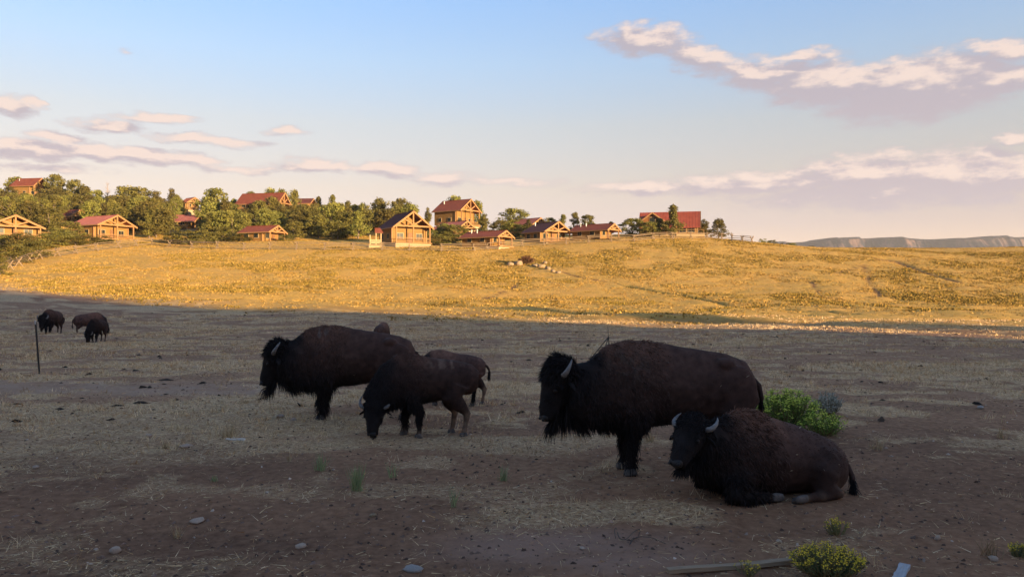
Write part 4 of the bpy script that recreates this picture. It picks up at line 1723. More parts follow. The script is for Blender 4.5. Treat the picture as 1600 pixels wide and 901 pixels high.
    facem = near_head & (A >= .1) & (A < .50)
    fur('face_hair', facem.astype(float), 1800 * shag, .015, .05, .007, tuple(fvec), .35, 1.1, (0, 0, -.5), .3)
    if beard > 0:
        jaw = near_head & (A > .26) & (A < .56) & (Dd < -.04) & (np.abs(Yh) < .10)
        fur('beard', jaw.astype(float), 1500, .20 * beard, .42 * beard, .014, (-.12, 0, -1), .0, 1.0, (0, 0, -1), .16)
        throat = near_head & (A > -.1) & (A < .32) & (Dd < -.05)
        fur('throat_hair', throat.astype(float), 1300 * shag, .06, .17, .012, (-.2, 0, -1), .15, 1.0, (0, 0, -1), .25)
    if feet:
        fl = np.zeros(len(co))
        for kind, s, pts, ra, rb in legs:
            if kind == 'front':
                for p, r in zip(pts[1:4], ra[1:4]):
                    q = np.linalg.norm(co - np.array(p), axis=1)
                    fl = np.maximum(fl, (q < r + .10) & (co[:, 2] > .28) & (co[:, 2] < .78))
        fur('chaps', fl, 2600 * shag, .05, .125, .010, (-.35, 0, -1), .3, 1.0, (0, 0, -1), .3)

    # ---- horns, ears, eyes, nostrils, muzzle
    for s in (1, -1):
        pts = [(.04, .14, .05), (.055, .21, .055), (.04, .262, .055), (-.015, .295, .05), (-.08, .30, .04), (-.15, .285, .03), (-.195, .265, .025)]
        pts = [(.03 + (a - .03) * horn, .15 + (y - .15) * (.4 + .6 * horn), dd) for a, y, dd in pts]
        mb = MB()
        mb.tube([hp(a, s * y, dd) for a, y, dd in pts], [r * hs * (.5 + .5 * horn) for r in (.044, .042, .038, .031, .023, .013, .004)], 10)
        mb.build('horn', horn_mat, root, True)
        ev, ef = [], []
        _loft(ev, ef, [hp(.10, s * .17, -.04), hp(.12, s * .23, -.06), hp(.15, s * .29, -.08), hp(.18, s * .33, -.10)], [.02 * hs, .045 * hs, .04 * hs, .01 * hs], [.012 * hs, .018 * hs, .014 * hs, .005], None, 8, ref=f)
        em = bpy.data.meshes.new('ear')
        em.from_pydata(ev, [], ef)
        em.polygons.foreach_set('use_smooth', [True] * len(em.polygons))
        ea = em.attributes.new('coat', 'FLOAT_COLOR', 'POINT')
        ea.data.foreach_set('color', np.tile(np.append(BLACK * 1.3, 1), len(ev)).astype(np.float32))
        em.materials.append(coat_mat)
        link('ear', em, root)
        if s in eye_side:
            xv, xf = [], []
            _ball(xv, xf, hp(.245, s * .172, .075), .026 * hs, 8)
            m2 = bpy.data.meshes.new('eye')
            m2.from_pydata(xv, [], xf)
            m2.polygons.foreach_set('use_smooth', [True] * len(m2.polygons))
            m2.materials.append(eye_mat)
            link('eye', m2, root)
    mv, mf = [], []
    _ball(mv, mf, hp(.558, 0, .030), (.078 * hs, .096 * hs, .068 * hs), 12)
    for s in (1, -1):
        _ball(mv, mf, hp(.572, s * .055, .058), .042 * hs, 8)
    mm = remesh('muzzle', mv, mf, .014, 4)
    mm.materials.clear()
    mm.materials.append(nose_mat)
    mz = link('muzzle', mm, root)
    for s in (1, -1):
        nv, nf = [], []
        _ball(nv, nf, hp(.606, s * .060, .075), (.022 * hs, .026 * hs, .018 * hs), 8)
        m3 = bpy.data.meshes.new('nostril')
        m3.from_pydata(nv, [], nf)
        m3.materials.append(eye_mat)
        link('nostril', m3, mz)
    # ---- hooves
    if feet:
        hoofs = [(p[-1], None) for _, _, p, _, _ in legs]
        for (x, y, z), _ in hoofs:
            hv, hf = [], []
            for s in (1, -1):
                _loft(hv, hf, [(x - .045, y + s * .03, .0), (x - .04, y + s * .03, .05), (x - .02, y + s * .028, .10)], [.062, .058, .045], [.034, .032, .026], None, 10)
                _loft(hv, hf, [(x + .005, y + s * .03, .0), (x + .01, y + s * .03, .045), (x + .0, y + s * .028, .08)], [.07, .055, .04], [.034, .03, .024], None, 10)
            hm = remesh('hoof', hv, hf, .012, 3)
            hm.materials.clear()
            hm.materials.append(hoof_mat)
            link('hoof', hm, root)
    for pts, rad in extra_hooves:
        hv, hf = [], []
        for s, up_ in ((1, .018), (-1, -.012)):
            _loft(hv, hf, [(p[0], p[1] + s * .030, p[2] + up_) for p in pts], list(rad), [r * .62 for r in rad], None, 10)
        hm = remesh('hoof', hv, hf, .012, 2)
        hm.materials.clear()
        hm.materials.append(hoof_mat)
        link('hoof', hm, root)
    # ---- tail
    tx, tzz = trunk[0][0], trunk[0][2] + trunk[0][3]
    tp = tail or [(tx + .05, 0, tzz + .06), (tx - .04, .02, tzz - .03), (tx - .075, .03, tzz - .20), (tx - .075, .04, tzz - .39), (tx - .06, .04, tzz - .53)]
    mb = MB()
    mb.tube(tp, [.05, .042, .034, .028, .022][:len(tp)], 8)
    tm = mb.mesh('tail', coat_mat, True)
    ta = tm.attributes.new('coat', 'FLOAT_COLOR', 'POINT')
    ta.data.foreach_set('color', np.tile(np.append(DARK, 1), len(tm.vertices)).astype(np.float32))
    to = link('tail', tm, root)
    e, e2 = np.array(tp[-1]), np.array(tp[-3])
    n = int(520 * max(hair, .3))
    tt = rs.rand(n)
    P = e2 + (e - e2) * (tt * 1.0)[:, None] + rs.randn(n, 3) * .010
    dr = (e - e2) / (np.linalg.norm(e - e2) + 1e-6)
    D = dr + rs.randn(n, 3) * .22
    D /= np.linalg.norm(D, axis=1)[:, None]
    Vv, Tt, Cc = strands(P, D, .08 + .18 * rs.rand(n) * tt, np.full(n, .010), np.array([dr * .6]), np.repeat(BLACK[None], n, 0) * (.7 + .6 * rs.rand(n, 1)), rs)
    o = link('tail_tuft', mesh_tris('tail_tuft', Vv, Tt, False, {'coat': Cc}, hair_mat), to)
    o['kind'] = 'stuff'
    return root


def heading_left(psi):
    """facing picture-left, turned psi degrees towards the camera"""
    return math.radians(180 + psi)


YOUNG_TRUNK = [
    (-1.00, 0, 1.08, .12, .10, 0), (-.94, 0, 1.08, .25, .18, .1), (-.78, 0, 1.15, .33, .26, .15), (-.52, 0, 1.19, .365, .31, .2),
    (-.22, 0, 1.16, .43, .36, .25), (.08, 0, 1.16, .48, .37, .3), (.34, 0, 1.18, .54, .36, .4), (.56, 0, 1.15, .56, .32, .45),
    (.75, 0, 1.05, .50, .28, .4), (.92, 0, .93, .40, .25, .3), (1.06, 0, .80, .33, .23, .2), (1.16, 0, .68, .27, .21, .15)]
COW_TRUNK = [
    (-1.12, 0, 1.06, .12, .10, 0), (-1.05, 0, 1.03, .28, .19, .1), (-.88, 0, 1.08, .39, .28, .15), (-.62, 0, 1.12, .43, .34, .2),
    (-.30, 0, 1.12, .47, .40, .25), (.04, 0, 1.13, .50, .41, .3), (.32, 0, 1.15, .54, .38, .4), (.54, 0, 1.14, .57, .34, .45),
    (.76, 0, 1.08, .52, .30, .4), (.96, 0, 1.02, .42, .26, .3), (1.14, 0, 1.0, .34, .23, .2), (1.28, 0, 1.0, .28, .2, .2)]
LIE_TRUNK = [
    (-1.04, -.02, .22, .10, .12, 0), (-.98, -.02, .27, .23, .25, .1), (-.82, 0, .33, .31, .36, .2), (-.60, 0, .37, .37, .42, .3),
    (-.32, 0, .42, .42, .46, .35), (-.04, 0, .46, .47, .46, .4), (.22, 0, .51, .535, .43, .5), (.42, 0, .53, .53, .39, .5),
    (.60, .02, .54, .47, .34, .45), (.76, .05, .58, .41, .29, .35), (.90, .09, .64, .35, .25, .25), (1.0, .12, .70, .28, .22, .2)]


def lie_legs():
    L = []
    for s in (1, -1):
        L.append(('front', s, [(.45, s * .24, .34), (.60, s * .33, .20), (.66, s * .36, .11), (.50, s * .39, .075), (.30, s * .40, .07), (.16, s * .40, .06)],
                  [.20, .15, .11, .085, .065, .06], [.17, .13, .11, .085, .065, .06]))
        L.append(('hind', s, [(-.66, s * .24, .36), (-.48, s * .40, .26), (-.52, s * .44, .12), (-.70, s * .46, .09), (-.42, s * .50, .07), (-.16, s * .52, .06)],
                  [.30, .22, .15, .09, .06, .055], [.22, .18, .12, .085, .06, .055]))
    return L

# ------------------------------------------------------------------ the herd
def on_ground(px, py):
    p = at(px, py)
    return p


def place(px, py):
    p = at(px, py)
    return (p.x, p.y, p.z)


GR = 'bison grazing and resting in the field'
CH = (0.16, 0.12, 0.10)
MUSCLE = [q for s in (1, -1) for q in (((-.86, s * .24, 1.06), (.27, .13, .36)), ((.50, s * .30, .98), (.24, .10, .42)), ((-.70, s * .20, 1.44), (.14, .10, .08)))]
ROUND_TRUNK = [(x, y, z, h, w, 0) for x, y, z, h, w, k in YOUNG_TRUNK]
build_bison('large standing bull bison at right, broadside with head to the left', place(1046, 735), heading_left(6), 1.0, head_at=(1.46, .03, 1.36), face=(.30, .05, -.95),
            head_scale=1.13, horn=.82, bits=18, shag=.85, balls=MUSCLE, seed=1, group=GR, rust=.25, voxel=.022, patch=[((.62, .2, 1.45), (.35, .5, .3), (.075, .055, .045), .6)])
build_bison('large standing bull bison at left with a long fringe of chest hair', place(553, 653), heading_left(4), 1.0, head_at=(1.36, .02, 1.28), face=(.38, .03, -.92),
            head_scale=1.16, horn=.85, bits=14, shag=.9, balls=MUSCLE, seed=2, group=GR, rust=.5, beard=1.05, fringe=1.05, voxel=.024, patch=[((.55, .2, 1.62), (.22, .5, .16), CH, .7)])
build_bison('bison lying on the ground before the right bull with both horns up', place(1196, 771), heading_left(14), .97, LIE_TRUNK, lie_legs(),
            head_at=(1.06, .20, .90), face=(.60, .37, -.71), head_scale=.94, crown=.4, horn=.86, beard=.55, fringe=.6, bits=30, feet=False, shag=.9, rust=.8, seed=3, group=GR, voxel=.022,
            tail=[(-1.0, .08, .40), (-1.06, .14, .30), (-1.08, .20, .20), (-1.06, .25, .12), (-1.04, .28, .07)], balls=(((-.62, .24, .30), (.36, .20, .30)),),
            extra_hooves=(([(.19, .40, .06), (.13, .40, .058), (.06, .40, .05), (.03, .40, .035)], [.05, .058, .05, .02]), ([(-.20, .52, .055), (-.14, .52, .053), (-.06, .52, .045), (-.03, .52, .032)], [.046, .054, .046, .02])),
            leg_tan=.6, mane_n=10000)
build_bison('young dark bison grazing with its head down in front of the left bull', place(672, 681), heading_left(12), .80, YOUNG_TRUNK, stand_legs(.36, -.55, -.13, -.10),
            head_at=(1.12, .05, .68), face=(.10, .33, -.93), head_scale=1.02, crown=.45, horn=1.0, leg_tan=.85, seed=5, beard=.35, shag=.75, rust=.1, brown=.8, group=GR, voxel=.024,
            tail=[(-.94, -.02, 1.27), (-.99, -.08, 1.16), (-.96, -.12, .98), (-.94, -.13, .84), (-.93, -.13, .76)], patch=[((-.30, .2, 1.50), (.50, .5, .13), (.15, .095, .07), .75)])
build_bison('brown calf seen mostly as rump and pale hind legs behind the grazing one', place(709, 632), heading_left(-8), .68, YOUNG_TRUNK, stand_legs(.42, -.72, .1, .12),
            head_at=(1.20, 0, .72), face=(.2, 0, -.95), head_scale=.9, horn=.4, leg_tan=.95, seed=6, beard=0, shag=.4, rust=.6, brown=1.7, group=GR, voxel=.03, mane_n=2500,
            tail=[(-.96, 0, 1.24), (-1.06, .02, 1.20), (-1.12, .03, 1.10), (-1.13, .03, 1.0), (-1.12, .03, .92)])
build_bison('reddish calf whose back shows above the left bull', (at_y(596, 29).x, 29, gz(at_y(596, 29).x, 29)), math.radians(84), .66, ROUND_TRUNK, None,
            head_at=(1.15, .02, .74), face=(.2, .1, -.95), head_scale=.9, horn=.4, leg_tan=.8, seed=8, beard=0, shag=.4, rust=.8, brown=1.1, group=GR, voxel=.034, mane_n=2500)
build_bison('far bull bison near the metal post, walking left with head up', (at_y(82, 45).x, 45, gz(at_y(82, 45).x, 45)), heading_left(96), .92, COW_TRUNK, stand_legs(.56, -.86, .16, .2),
            head_at=(1.22, 0, 1.16), face=(.3, 0, -.95), head_scale=1.1, seed=9, shag=.6, rust=.1, brown=.9, group=GR, voxel=.036, hair=.6)
build_bison('brown far bison facing right behind the grazing far one', (at_y(139, 43.5).x, 43.5, gz(at_y(139, 43.5).x, 43.5)), math.radians(58), .78, COW_TRUNK, stand_legs(.5, -.8, .05, .1),
            head_at=(1.15, -.1, .72), face=(.4, -.2, -.9), head_scale=.95, seed=10, shag=.4, rust=.5, brown=1.7, leg_tan=.6, group=GR, voxel=.036, hair=.5, horn=.6)
build_bison('black far bison grazing with head down, nearest of the far trio', (at_y(153, 36).x, 36, gz(at_y(153, 36).x, 36)), heading_left(88), .67, YOUNG_TRUNK, stand_legs(.42, -.62, .1, .1),
            head_at=(1.14, 0, .64), face=(.12, 0, -.96), head_scale=1.0, seed=12, shag=.6, rust=.0, brown=.45, group=GR, voxel=.036, hair=.6)

# ------------------------------------------------------------------ ground cover
grass_mat = attr_material('dry_grass_blades', 'blade', 0.85, 0.1)


def blades(name, P, H, W, lean, C, rs, two=True):
    """standing blades: one triangle each, leaning any way"""
    n = len(P)
    a = rs.rand(n) * 2 * np.pi
    S = np.stack([np.cos(a), np.sin(a), np.zeros(n)], 1)
    b = rs.rand(n) * 2 * np.pi
    L = np.stack([np.cos(b), np.sin(b), np.zeros(n)], 1) * (lean * H)[:, None]
    T = P + L + np.stack([np.zeros(n), np.zeros(n), H], 1)
    V = np.stack([P - S * W[:, None] / 2, P + S * W[:, None] / 2, T], 1).reshape(-1, 3)
    F_ = np.arange(n * 3).reshape(-1, 3)
    return V, F_, np.repeat(C, 3, 0)


def in_view(n, y0, y1, pw, rs, margin=.74):
    """points spread over the visible ground, density falling with distance as y**-pw"""
    u = rs.rand(n)
    e = 2 - pw
    y = (y0 ** e + u * (y1 ** e - y0 ** e)) ** (1 / e) if abs(e) > 1e-3 else y0 * (y1 / y0) ** u
    x = (rs.rand(n) * 2 - 1) * (margin * y + .5)
    return x, y


def pick(rs, n, cols, p=None):
    cols = np.array(cols)
    k = rs.choice(len(cols), n, p=p)
    return cols[k] * (.75 + .5 * rs.rand(n))[:, None]


def hill_grass():
    rs = np.random.RandomState(101)
    n = 300000
    x, y = in_view(n, 50, 190, 0.6, rs)
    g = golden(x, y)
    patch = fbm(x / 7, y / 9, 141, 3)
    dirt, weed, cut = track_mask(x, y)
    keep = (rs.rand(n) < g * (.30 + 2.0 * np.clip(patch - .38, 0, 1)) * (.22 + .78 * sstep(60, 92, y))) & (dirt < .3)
    x, y, patch, weed = x[keep], y[keep], patch[keep], weed[keep]
    z = ground_z(x, y)
    m = len(x)
    size = .62 * (.6 + .8 * rs.rand(m)) * (.6 + .9 * np.clip(patch * 1.5 - .3, 0, 1)) * (1 + .5 * weed)
    per = 5
    P = np.repeat(np.stack([x, y, z], 1), per, 0)
    P[:, :2] += rs.randn(m * per, 2) * np.repeat(size, per)[:, None] * .20
    P[:, 2] -= .03
    H = np.repeat(size, per) * (.08 + .13 * rs.rand(m * per))
    W = np.repeat(size, per) * (.14 + .16 * rs.rand(m * per))
    olive = (patch > .53) & (rs.rand(m) < .65)
    c = pick(rs, m, [(.32, .20, .055), (.385, .25, .075), (.27, .165, .043)])
    c[olive] = pick(rs, int(olive.sum()), [(.19, .135, .03), (.25, .17, .035)])  # olive clumps, darkened to stand in for shadow gaps between the tufts
    c[weed > .35] = pick(rs, int((weed > .35).sum()), [(.115, .10, .035), (.15, .125, .04)])
    C = np.repeat(c, per, 0) * (.8 + .4 * rs.rand(m * per))[:, None]
    V, T, Cc = blades('hill_grass', P, H, W, .35 + .3 * rs.rand(m * per), C, rs)
    o = link('hill_grass', mesh_tris('hill_grass', V, T, False, {'blade': Cc}, grass_mat))
    o['kind'] = 'stuff'


STRAWS = [(.62, .44, .24), (.48, .32, .17), (.76, .57, .35), (.32, .19, .10), (.52, .30, .13)]


def straw_litter():
    rs = np.random.RandomState(103)
    n = 420000
    x, y = in_view(n, 5.0, 60, 1.75, rs)
    keep = rs.rand(n) < straw_density(x, y) * .85
    x, y = x[keep], y[keep]
    m = len(x)
    z = near_z(x, y)
    a = rs.rand(m) * 2 * np.pi
    L = (.03 + .14 * rs.rand(m) ** 2) * (.8 + y / 26)
    W = np.maximum(.0035 + .004 * rs.rand(m), y * .00042)
    D = np.stack([np.cos(a), np.sin(a), rs.randn(m) * .16 + .05], 1)
    P = np.stack([x, y, z + .004], 1)
    S = np.stack([-np.sin(a), np.cos(a), rs.randn(m) * .5], 1)
    E = P + D * L[:, None]
    w = (W / 2)[:, None]
    V = np.stack([P - S * w, P + S * w, E], 1).reshape(-1, 3)
    T = np.arange(m * 3).reshape(-1, 3)
    c = np.repeat(pick(rs, m, STRAWS, [.3, .25, .2, .15, .1]), 3, 0)
    o = link('straw_litter', mesh_tris('straw_litter', V, T, False, {'blade': c}, grass_mat))
    o['kind'] = 'stuff'


def near_z(x, y):
    z = ground_z(x, y)
    d = np.hypot(x, y)
    near = 1 - sstep(25, 60, d)
    return z + near * ((fbm(x / 0.9, y / 0.9, 71, 3) - 0.5) * 0.075 + (fbm(x / 0.22, y / 0.22, 75, 2) - 0.5) * 0.032)


def dry_grass():
    """short dry tufts standing on the flat"""
    rs = np.random.RandomState(105)
    n = 44000
    x, y = in_view(n, 5.2, 62, 1.35, rs)
    band = fbm(x / 5.0, y / 2.0, 161, 3)
    d = straw_density(x, y) * (.12 + .55 * sstep(8, 20, y)) + np.clip((band - .54) * 6, 0, 1) * sstep(11, 18, y) * .8
    d = d * (.15 + .85 * sstep(6, 12, y))
    keep = rs.rand(n) < d
    x, y = x[keep], y[keep]
    m = len(x)
    z = near_z(x, y)
    per = 9
    s = (.5 + .9 * rs.rand(m) ** 2)
    P = np.repeat(np.stack([x, y, z - .005], 1), per, 0)
    P[:, :2] += rs.randn(m * per, 2) * np.repeat(s, per)[:, None] * .045 * (1 + np.repeat(y, per) / 25)[:, None]
    H = np.repeat(s, per) * (.035 + .10 * rs.rand(m * per))
    W = np.maximum(.004, np.repeat(y, per) * .0006) * (.8 + .8 * rs.rand(m * per))
    c = np.repeat(pick(rs, m, STRAWS, [.3, .2, .3, .1, .1]), per, 0) * (.8 + .4 * rs.rand(m * per))[:, None]
    V, T, Cc = blades('dry_grass', P, H, W, .3 + .7 * rs.rand(m * per), c, rs)
    o = link('dry_grass', mesh_tris('dry_grass', V, T, False, {'blade': Cc}, grass_mat))
    o['kind'] = 'stuff'


def lumps(name, n, y0, y1, pw, smin, smax, cols, seed, flat=.5, dens=None, per_y=0.0):
    rs = np.random.RandomState(seed)
    x, y = in_view(n, y0, y1, pw, rs)
    if dens is not None:
        k = rs.rand(n) < dens(x, y)
        x, y = x[k], y[k]
    m = len(x)
    z = near_z(x, y)
    s = (smin + (smax - smin) * rs.rand(m) ** 2.5) * (1 + per_y * y)
    base = np.array([(1, 0, 0), (.5, .87, 0), (-.5, .87, 0), (-1, 0, 0), (-.5, -.87, 0), (.5, -.87, 0), (.3, .2, 1), (-.3, .1, .95), (0, -.35, .9)])
    tri = np.array([(0, 1, 6), (1, 2, 7), (1, 7, 6), (2, 3, 7), (3, 4, 8), (3, 8, 7), (4, 5, 8), (5, 0, 6), (5, 6, 8), (6, 7, 8)])
    J = base[None] * (1 + .35 * rs.randn(m, 9, 1)) * s[:, None, None]
    J[:, :, 2] *= flat
    a = rs.rand(m) * 6.283
    ca, sa = np.cos(a)[:, None], np.sin(a)[:, None]
    X = J[:, :, 0] * ca - J[:, :, 1] * sa * .7
    Yv = J[:, :, 0] * sa + J[:, :, 1] * ca * .7
    V = np.stack([X + x[:, None], Yv + y[:, None], J[:, :, 2] + z[:, None] - .004], 2).reshape(-1, 3)
    T = (np.arange(m) * 9)[:, None, None] + tri[None]
    c = np.repeat(pick(rs, m, cols), 9, 0)
    o = link(name, mesh_tris(name, V, T.reshape(-1, 3), False, {'blade': c}, grass_mat))
    o['kind'] = 'stuff'


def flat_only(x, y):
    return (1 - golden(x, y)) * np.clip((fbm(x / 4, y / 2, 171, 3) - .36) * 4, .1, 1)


hill_grass()
straw_litter()
dry_grass()
lumps('soil_clods', 24000, 5.0, 40, 1.7, .006, .034, [(.13, .085, .064), (.20, .13, .10), (.085, .055, .043)], 201, .55, flat_only)
lumps('dung_clods', 1300, 13, 66, .8, .05, .15, [(.028, .02, .016), (.04, .028, .02), (.05, .035, .026)], 203, .35, flat_only)
lumps('gravel', 900, 5.2, 40, 1.5, .008, .035, [(.42, .32, .25), (.30, .22, .17), (.52, .42, .34)], 205, .6)

# ------------------------------------------------------------------ single stones
stone_mat = noise_material('field_stone', (0.32, 0.235, 0.18), (0.48, 0.37, 0.29), 14, 0.85, bump=.4)
slate_mat = noise_material('slate_stone', (0.24, 0.22, 0.205), (0.34, 0.315, 0.295), 10, 0.75, bump=.3)
boulder_mat = noise_material('pale_boulder', (0.20, 0.14, 0.085), (0.34, 0.25, 0.16), 2.5, 0.9, bump=.5)


def stone_mesh(seed, flat, mat, angular=.25):
    rs = np.random.RandomState(seed)
    V, Fc = [], []
    _ball(V, Fc, (0, 0, 0), 1.0, 8)
    co = np.array(V)
    d = fbm(co[:, 0] * 1.3 + seed, co[:, 1] * 1.3 + co[:, 2] * 1.7, seed, 2)
    co = co * (1 + (d - .5) * 2 * angular * 1.6)[:, None]
    for _ in range(6):      # a few broken faces
        n = rs.randn(3)
        n /= np.linalg.norm(n)
        h = .72 + .15 * rs.rand()
        q = co @ n
        co = co - np.clip(q - h, 0, None)[:, None] * n[None] * .9
    co[:, 2] *= flat
    me = bpy.data.meshes.new('stone')
    me.from_pydata([tuple(v) for v in co], [], Fc)
    me.polygons.foreach_set('use_smooth', [True] * len(me.polygons))
    me.materials.append(mat)
    return me


STONES = [  # px, py of the base middle, width px, height ratio, label, material
    (180, 863, 21, .62, 'rounded pale brown stone in the lower left foreground', stone_mat),
    (308, 816, 28, .32, 'flat oval stone lying beside a broken straw stalk at lower left', stone_mat),
    (646, 896, 34, .36, 'flat slate-grey stone at the bottom edge of the photo', slate_mat),
    (470, 855, 18, .45, 'small tan stone on straw left of the slate-grey one', stone_mat),
    (1553, 876, 17, .6, 'brownish stone near the lower right corner', stone_mat),
    (1465, 845, 10, .95, 'small upright pale stone in bare soil at lower right', stone_mat),
    (1217, 845, 12, .45, 'small pale stone between the lying bison and the flower bush', stone_mat),
    (438, 652, 13, .55, 'pale stone under the left bull beard', stone_mat),
    (459, 657, 12, .45, 'flat pale stone just before the left bull front hooves', stone_mat),
    (56, 731, 12, .5, 'small grey stone alone at the far left middle distance', stone_mat),
    (583, 808, 12, .6, 'yellowish broken lump on bare soil under the green tufts', boulder_mat),
    (910, 858, 11, .5, 'small white chip of stone on the bare patch', stone_mat),
    (1004, 676, 10, .5, 'tiny pale stone behind the right bull front leg', stone_mat),
    (1532, 640, 12, .5, 'small stone far out on the right side of the field', slate_mat),
    (233, 682, 12, .5, 'low pale stone in the straw band at left', stone_mat),
    (290, 698, 20, .3, 'flat grey-brown stone in straw left of the white stick', stone_mat)]
for i, (px, py, w, hr, lab, mt) in enumerate(STONES):
    p = at(px, py)
    r = w * p.y / F / 2
    o = link('stone', stone_mesh(300 + i, hr, mt), None, (p.x, p.y, float(near_z(np.array([p.x]), np.array([p.y]))[0]) + r * hr * .45))
    o.scale = (r, r * .8, r)
    o.rotation_euler = (0, 0, i * 1.3)
    tag(o, lab, 'stone', 'stones lying in the field')
BOULD = [(797, 415, 14, .5), (810, 414, 18, .55), (836, 416, 10, .5), (846, 418, 14, .5), (856, 421, 12, .5), (864, 425, 10, .5), (872, 427, 9, .5), (851, 412, 12, .5)]
for i, (px, py, w, hr) in enumerate(BOULD):
    p = at(px, py)
    r = w * p.y / F / 2
    o = link('boulder', stone_mesh(340 + i, hr * 1.3, boulder_mat, .35), None, (p.x, p.y, p.z + r * hr * .4))
    o.scale = (r, r * .9, r)
    o.rotation_euler = (0, 0, i * 2.1)
    tag(o, ['leftmost pale boulder of the outcrop on the sunny slope', 'largest pale boulder left of the brown bush on the slope', 'pale boulder half under the brown bush on the slope',
            'pale boulder right of the brown bush, first of the line', 'pale boulder in the rut right of the brown bush, second of the line', 'third boulder down the rut from the brown bush',
            'lowest boulder down the rut from the brown bush', 'upper boulder standing behind the line right of the brown bush'][i], 'boulder', 'boulders of the outcrop on the slope')

# ------------------------------------------------------------------ plants
leafy_mat = attr_material('plant_leaves', 'blade', 0.7, 0.2)
stem_mat = noise_material('plant_stems', (0.16, 0.13, 0.06), (0.26, 0.21, 0.10), 20, 0.85)


def leaf_ribbons(P, D, L, W, C, rs, droop=.25):
    bend = np.array([[0, 0, -droop]])
    return strands(P, D, L, W, bend, C, rs)


def bush_plant(name, label, cat, px, py, wpx, hpx, leaf_cols, flower_cols, n_stem, seed, flower=.012, leaf_len=.05, top_only=.55, group=None, nf=6, Y=None):
    p = at(px, py)
    if Y:
        p = at_y(px, Y)
    k = p.y / F
    w, h = wpx * k / 2, hpx * k
    rs = np.random.RandomState(seed)
    root = empty(name, (p.x, p.y, p.z))
    tag(root, label, cat, group)
    mb = MB()
    tips, LP, LD = [], [], []
    for i in range(n_stem):
        a = rs.rand() * 6.283
        q = math.sqrt(rs.rand())
        hh = h * (1 - .45 * q * q) * (.75 + .35 * rs.rand())
        e = np.array([q * w * math.cos(a), q * w * .8 * math.sin(a), hh])
        b = np.array([e[0] * .25, e[1] * .25, -.02])
        m = b * .5 + e * .5 + np.array([e[0] * .12, e[1] * .12, -.02 * h])
        mb.tube([b, m, e], [.006 * (1 + h), .0045 * (1 + h), .002], 4)
        tips.append(e)
        nl = int(26 * (h / .5) ** .3)
        t = rs.rand(nl) * .75 + .25
        P = b[None] * (1 - t)[:, None] ** 2 + 2 * m[None] * (t * (1 - t))[:, None] + e[None] * (t ** 2)[:, None]
        d = (e - b) / np.linalg.norm(e - b)
        D = d[None] * .7 + rs.randn(nl, 3) * .55
        LP.append(P)
        LD.append(D / np.linalg.norm(D, axis=1)[:, None])
    mb.build('stem', stem_mat, root)['kind'] = 'stuff'
    P, D = np.concatenate(LP), np.concatenate(LD)
    n = len(P)
    c = pick(rs, n, leaf_cols)
    V, T, C = leaf_ribbons(P, D, leaf_len * (.6 + .8 * rs.rand(n)), np.full(n, leaf_len * .16), c, rs)
    link('foliage', mesh_tris('foliage', V, T, False, {'blade': C}, leafy_mat), root)['kind'] = 'stuff'
    if flower_cols:
        tp = np.array(tips)
        tp = tp[tp[:, 2] > h * top_only * .6]
        tp = np.repeat(tp, nf, 0) + rs.randn(len(tp) * nf, 3) * np.array([1, 1, .5]) * flower * 2.0
        n = len(tp)
        base = np.array([(1, 0, 0), (-.5, .87, 0), (-.5, -.87, 0), (0, 0, .8)])
        V = (tp[:, None, :] + base[None] * flower * (.6 + .8 * rs.rand(n, 1, 1))).reshape(-1, 3)
        T = ((np.arange(n) * 4)[:, None, None] + np.array([(0, 1, 3), (1, 2, 3), (2, 0, 3)])[None]).reshape(-1, 3)
        c = np.repeat(pick(rs, n, flower_cols), 4, 0)
        link('flower_heads', mesh_tris('flower_heads', V, T, False, {'blade': c}, leafy_mat), root)['kind'] = 'stuff'
    return root


GREEN = [(.16, .26, .045), (.22, .33, .055), (.11, .19, .035)]
YGREEN = [(.46, .52, .07), (.52, .54, .07), (.34, .42, .06)]
YEL = [(.62, .44, .03), (.70, .50, .04), (.55, .40, .03)]
GREY = [(.40, .40, .34), (.48, .48, .42), (.31, .32, .26)]
bush_plant('rabbitbrush', 'bright green bush with yellow-green tops behind the lying bison', 'bush', 1228, 668, 112, 56, GREEN, YGREEN, 190, 401, .016, .07, .5, nf=7)
bush_plant('rabbitbrush', 'lower right lobe of green brush sloping down beside the large green bush', 'bush', 1284, 680, 72, 36, GREEN, YGREEN, 80, 402, .014, .06, .5, nf=5)
bush_plant('sagebrush', 'pale grey sagebrush behind the green bush', 'bush', 1294, 648, 44, 36, GREY, None, 60, 403, leaf_len=.08)
bush_plant('flowering_bush', 'low bush of small yellow flowers at the bottom edge of the photo', 'bush', 1293, 898, 116, 44, [(.12, .16, .06), (.16, .21, .085), (.09, .12, .05)], YEL, 210, 404, .0075, .03, .7, nf=5)
bush_plant('flowering_bush', 'little clump of yellow flowers on bare soil below the lying bison', 'flower', 1309, 838, 40, 26, [(.12, .16, .06), (.16, .2, .08)], YEL, 26, 405, .008, .028, .5, nf=4)
bush_plant('flowering_bush', 'yellow flowers growing beside the long weathered plank', 'flower', 1168, 898, 44, 20, [(.14, .16, .06), (.18, .2, .08)], YEL, 20, 406, .007, .025, .5, nf=3)
bush_plant('flowering_bush', 'yellow-flowered plant cut by the right edge of the photo', 'flower', 1592, 870, 34, 20, [(.12, .15, .06), (.16, .19, .08)], YEL, 34, 407, .008, .03, .5, nf=4)
bush_plant('dry_bush', 'red-brown dead bush among the boulders on the slope', 'bush', 823, 413, 26, 13, [(.13, .06, .03), (.17, .08, .04), (.09, .045, .025)], None, 120, 408, leaf_len=.30)


